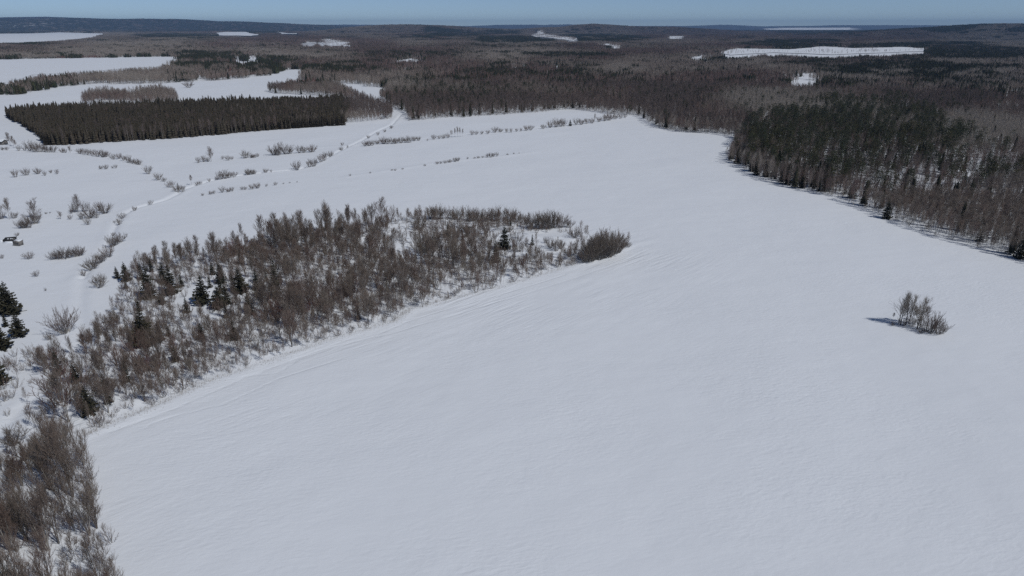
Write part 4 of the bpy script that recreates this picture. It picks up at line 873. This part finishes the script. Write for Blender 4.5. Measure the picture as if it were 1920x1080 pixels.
# farther woods: patches of ground with their trees, then larger and larger patches
def patch_bare(size, n, nbl, bw, hh, red=False, trunk=0.16, lo=0, hi=.8):
    A = Acc()
    for _ in range(n):
        t = R.uniform(lo, hi)
        if not red and R.random() < .05: wood_conifer(A, R.uniform(-.5, .5) * size, R.uniform(-.5, .5) * size, R.uniform(9, 15), R.uniform(1.5, 2.4), 4, 5, R.random(), .1, 2); continue
        wood_tree(A, R.uniform(-.5, .5) * size, R.uniform(-.5, .5) * size, R.uniform(*hh) * R.choice((.8, 1, 1, 1.12)), nbl, bw, R.random() if red else t, rad=.2, trunk=trunk)
    return A.mesh('wood_patch', [M_RED_F if red else M_TWIG_F, M_BARK_F, M_NEEDLE_F])
def patch_con(size, n, nt, nf, hh):
    A = Acc()
    for _ in range(n): wood_conifer(A, R.uniform(-.5, .5) * size, R.uniform(-.5, .5) * size, R.uniform(*hh), R.uniform(1.6, 2.6), nt, nf, R.random(), .08)
    return A.mesh('conifer_patch', [M_NEEDLE_F])
T_LO = [0.92, 0.42, 0.02, 0.18, 0.64]      # tint bands of the ramp from dark to pale
PB = [proto('wood_patch_near_%d' % i, patch_bare(20, 30, 42, .10, (9, 14), lo=.8 * T_LO[i], hi=.8 * T_LO[i] + .2)) for i in range(5)] + [proto('wood_patch_near_red_%d' % i, patch_bare(20, 40, 30, .10, (3, 7), True, .05)) for i in range(2)]
PC = [proto('conifer_patch_near_%d' % i, patch_con(20, 26, 6, 6, (8, 14))) for i in range(4)]
QB = [proto('wood_patch_wide_%d' % i, patch_bare(60, 190, 14, .26, (9, 14), False, .22, .8 * T_LO[i], .8 * T_LO[i] + .2)) for i in range(5)] + [proto('wood_patch_wide_red_%d' % i, patch_bare(60, 240, 14, .2, (3, 7), True, .08)) for i in range(2)]
QC = [proto('conifer_patch_wide_%d' % i, patch_con(60, 180, 3, 5, (8, 14))) for i in range(4)]
def far_ring(r0, r1, sp, h):
    X, Y = ring(r0, r1, sp); m = ~open_at(X, Y, h); X, Y = X[m], Y[m]
    cs = rng.random(len(X)) < conifer_share(X, Y)
    red = np.zeros(len(X), bool)
    for P in REDS: red |= inside(P, X, Y)
    return X, Y, cs, red & (rng.random(len(X)) < .7)
X1, Y1, c1, r1_ = far_ring(NEAR_R, 3200, 19.0, 16)
X2, Y2, c2, r2_ = far_ring(3200, 15500, 62.0, 15)
def spin(n): return rng.uniform(0, 6.283, n)
# bare woods: one object; sources are sorted by name: 8 single trees, 5+2 patches, 5+2 wide patches
SAPT = []
for i in range(5):
    A = Acc(); tc = bare_tree(7.0, 18, 5, 4, .22, .42, tr=.055, tw=.010); v, f = tc[0].arrays(); A.add(v, f, R.random(), 1); v, f = tc[1].arrays(); A.add(v, f, R.random() * .8, 0); SAPT.append(proto('forest_sapling_%02d' % i, A.mesh('forest_sapling', [M_TWIG_F, M_BARK_F])))
src = near_bare + SAPT + PB + QB
order = {o.name: i for i, o in enumerate(sorted(src, key=lambda o: o.name))}
def by_stand(L, X, Y):
    r = np.hypot(X, Y); v = fbm(X / (60 + .10 * r), Y / (60 + .08 * r), 90, 3) * 1.5 + .5 + rng.normal(0, .13, len(X))
    return np.array([order[o.name] for o in L])[np.clip((v * len(L)).astype(int), 0, len(L) - 1)]
ids = lambda L, n: np.array([order[o.name] for o in L])[rng.integers(0, len(L), n)]
b1 = ~c1; b2 = ~c2
w1 = np.where(r1_[b1], ids(PB[5:], b1.sum()), by_stand(PB[:5], X1[b1], Y1[b1])); w2 = np.where(r2_[b2], ids(QB[5:], b2.sum()), by_stand(QB[:5], X2[b2], Y2[b2]))
wn_ = by_stand(near_bare, Xb, Yb)
ns = len(Xs); nb0 = nb; Xb = np.concatenate([Xb, Xs]); Yb = np.concatenate([Yb, Ys]); sc = np.concatenate([sc, np.where(np.arange(ns) < ns_sap, rng.uniform(1.0, 1.45, ns), rng.uniform(.62, 1.0, ns))]); nb += ns
wn_ = np.concatenate([wn_, ids(SAPT, ns_sap), ids(near_bare, ne_)])
instancer('bare_forest', src, np.concatenate([Xb, X1[b1], X2[b2]]), np.concatenate([Yb, Y1[b1], Y2[b2]]), spin(nb + b1.sum() + b2.sum()),
    np.concatenate([sc, rng.uniform(.85, 1.15, b1.sum()), rng.uniform(.9, 1.15, b2.sum())]), np.concatenate([wn_, w1, w2]), 'brown leafless forest with scattered conifers stretching to the hills', wide=np.concatenate([sc, np.ones(b1.sum()), np.ones(b2.sum())]))
src = near_con + PC + QC
order = {o.name: i for i, o in enumerate(sorted(src, key=lambda o: o.name))}
wnc = np.array([order[o.name] for o in near_con])[wc]
instancer('conifer_forest', src, np.concatenate([Xc, X1[c1], X2[c2]]), np.concatenate([Yc, Y1[c1], Y2[c2]]), spin(nc + c1.sum() + c2.sum()),
    np.concatenate([scc, rng.uniform(.85, 1.15, c1.sum()), rng.uniform(.9, 1.15, c2.sum())]), np.concatenate([wnc, ids(PC, c1.sum()), ids(QC, c2.sum())]), 'dark conifers scattered through the leafless forest', wide=np.concatenate([scc, np.ones(c1.sum()), np.ones(c2.sum())]))
pl = []
for i in range(5):
    A = Acc(); wood_conifer(A, 0, 0, 9.3, R.uniform(1.5, 1.9), 12, 8, i / 4, 0.06); pl.append(proto('plantation_spruce_%02d' % i, A.mesh('plantation_spruce', [M_PLANT_F])))
instancer('spruce_plantation', pl, Xq, Yq, spin(nq), np.where(rng.random(nq) < .03, 1.25, rng.uniform(.72, 1.12, nq)) * (1 + .24 * fbm(Xq / 30, Yq / 30, 80, 2)), rng.integers(0, 5, nq), 'dense even plantation of dark spruces behind the meadow')

# thicket undergrowth: saplings and brush between the individual trees
SAP = []
def joined(tc, name):
    A = Acc(); v, f = tc[0].arrays(); A.add(v, f, R.random(), 1); v, f = tc[1].arrays(); A.add(v, f, R.random() * .8, 0); return proto(name, A.mesh('brush', [M_BRUSH_F, M_BARK_F]))
for i in range(4): SAP.append(joined(bare_tree(4.5, 14, 5, 4, .26, .3, tr=.03, tw=.008), 'brush_sapling_%d' % i))
for i in range(4): SAP.append(joined(shrub(2.2, 10, 6, 4, .7, tw=.008), 'brush_shrub_%d' % i))
order = {o.name: i for i, o in enumerate(sorted(SAP, key=lambda o: o.name))}
X, Y = scatter(TONGUE, 1.75)
px, py = proj(X, Y)
dens = 0.66 + 0.5 * fbm(X / 14, Y / 14, 40, 2)
dens = np.where(inside(G_MAIN, X, Y), 0.9 + .5 * fbm(X / 9, Y / 9, 44, 2), dens); dens = np.where(inside(G_LOW, X, Y), 0.84 + .5 * fbm(X / 9, Y / 9, 44, 2), dens)
dens = np.where(line_dist(TONGUE_EDGE, X, Y) < 7, 0.8, dens)
for P in ([(728, 425), (770, 420), (790, 470), (760, 500), (735, 470)], [(815, 535), (850, 515), (860, 545), (830, 560)], [(900, 430), (1080, 440), (1110, 460), (1040, 490), (960, 480)], [(330, 560), (400, 525), (420, 560), (390, 600), (330, 600)]):
    dens = np.where(inside(poly(P), X, Y), 0.10, dens)
k = rng.random(len(X)) < dens; X, Y = X[k], Y[k]
Xn, Yn = scatter(G_NEAR, 2.3); LW = poly([(-120, 690), (60, 665), (150, 655), (140, 690), (80, 740), (20, 790), (-120, 880)]); Xl, Yl = scatter(LW, 2.8)
LW2 = poly([(150, 800), (90, 760), (60, 790), (20, 850), (60, 880), (150, 860)]); Xm, Ym = scatter(LW2, 2.6)
kk = rng.random(len(Xl)) < .6 + .5 * fbm(Xl / 12, Yl / 12, 43, 2); Xl, Yl = Xl[kk], Yl[kk]
X = np.concatenate([X, Xn, Xl, Xm]); Y = np.concatenate([Y, Yn, Yl, Ym]); n = len(X)
instancer('thicket_brush', SAP, X, Y, spin(n), rng.uniform(.6, 1.35, n), rng.integers(0, 8, n), 'tangle of bare saplings and brush filling the thicket')
# understory of the right-hand wood edge and the forest rim
X, Y = ring(150, 900, 3.0); dm = line_dist(OPEN_MAIN[1:34], X, Y); k = (~open_at(X, Y)) & (dm < 34) & (rng.random(len(X)) < .6); X, Y = X[k], Y[k]; n = len(X)
SAP2 = [proto(o.name + '_edge', o.data) for o in SAP]
instancer('forest_edge_brush', SAP2, X, Y, spin(n), rng.uniform(.6, 1.3, n), rng.integers(0, 8, n), 'low bare brush along the foot of the forest edge')
# dry stalks along the thicket edge and in its openings
A = Parts(); tt = []
L = TONGUE_EDGE
for _ in range(2400):
    i = R.randrange(len(L) - 1); t = R.random(); a, b = L[i], L[i + 1]
    x = a[0] + (b[0] - a[0]) * t + R.gauss(0, 1.0) - 0.7; y = a[1] + (b[1] - a[1]) * t + R.gauss(0, 1.0) + 0.7; z = tz1(x, y) - .05; h = R.uniform(.25, .8); d = R.uniform(0, 6.28)
    for q in range(2):
        u = R.uniform(-.2, .2); A.face((x - .02 * math.cos(d + q), y - .02 * math.sin(d + q), z), (x + .02 * math.cos(d + q), y + .02 * math.sin(d + q), z), (x + u, y + R.uniform(-.2, .2), z + h)); tt += [R.random()] * 3
me = A.mesh('dry_weeds', M_WEED); fattr(me, 'tint', tt)
o = bpy.data.objects.new('dry_weeds', me); COL.objects.link(o); tag(o, 'straw coloured dead weeds poking through snow along the thicket edge', kind='stuff')

# ------------------------------------------------------------------ air
def haze_box():
    x0, x1, y0, y1, z0, z1 = float(GX[0]) - 400, float(GX[-1]) + 400, float(GY[0]) - 400, float(GY[-1]) + 400, float(ZZ.min()) - 1.5, max(float(ZZ.max()) + 30, CAM_H + 20)
    V = [(x, y, z) for z in (z0, z1) for x, y in ((x0, y0), (x1, y0), (x1, y1), (x0, y1))]
    me = mesh_from('haze', V, [(0, 3, 2, 1), (4, 5, 6, 7), (0, 1, 5, 4), (1, 2, 6, 5), (2, 3, 7, 6), (3, 0, 4, 7)])
    m = bpy.data.materials.new('haze'); m.use_nodes = True; n = m.node_tree.nodes; n.remove(n['Principled BSDF'])
    v = n.new('ShaderNodeVolumePrincipled'); v.inputs['Color'].default_value = (0.38, 0.62, 1.0, 1); v.inputs['Density'].default_value = 4.2e-5; v.inputs['Anisotropy'].default_value = 0.0
    m.node_tree.links.new(v.outputs[0], n['Material Output'].inputs['Volume']); me.materials.append(m)
    o = bpy.data.objects.new('haze', me); COL.objects.link(o); tag(o, 'thin blue air between the camera and the far hills', kind='stuff')
haze_box()
print('COUNTS', COUNT, 'near bare', nb, 'near con', nc, 'plantation', nq, 'p1', len(X1), 'p2', len(X2), 'grid', XX.shape)
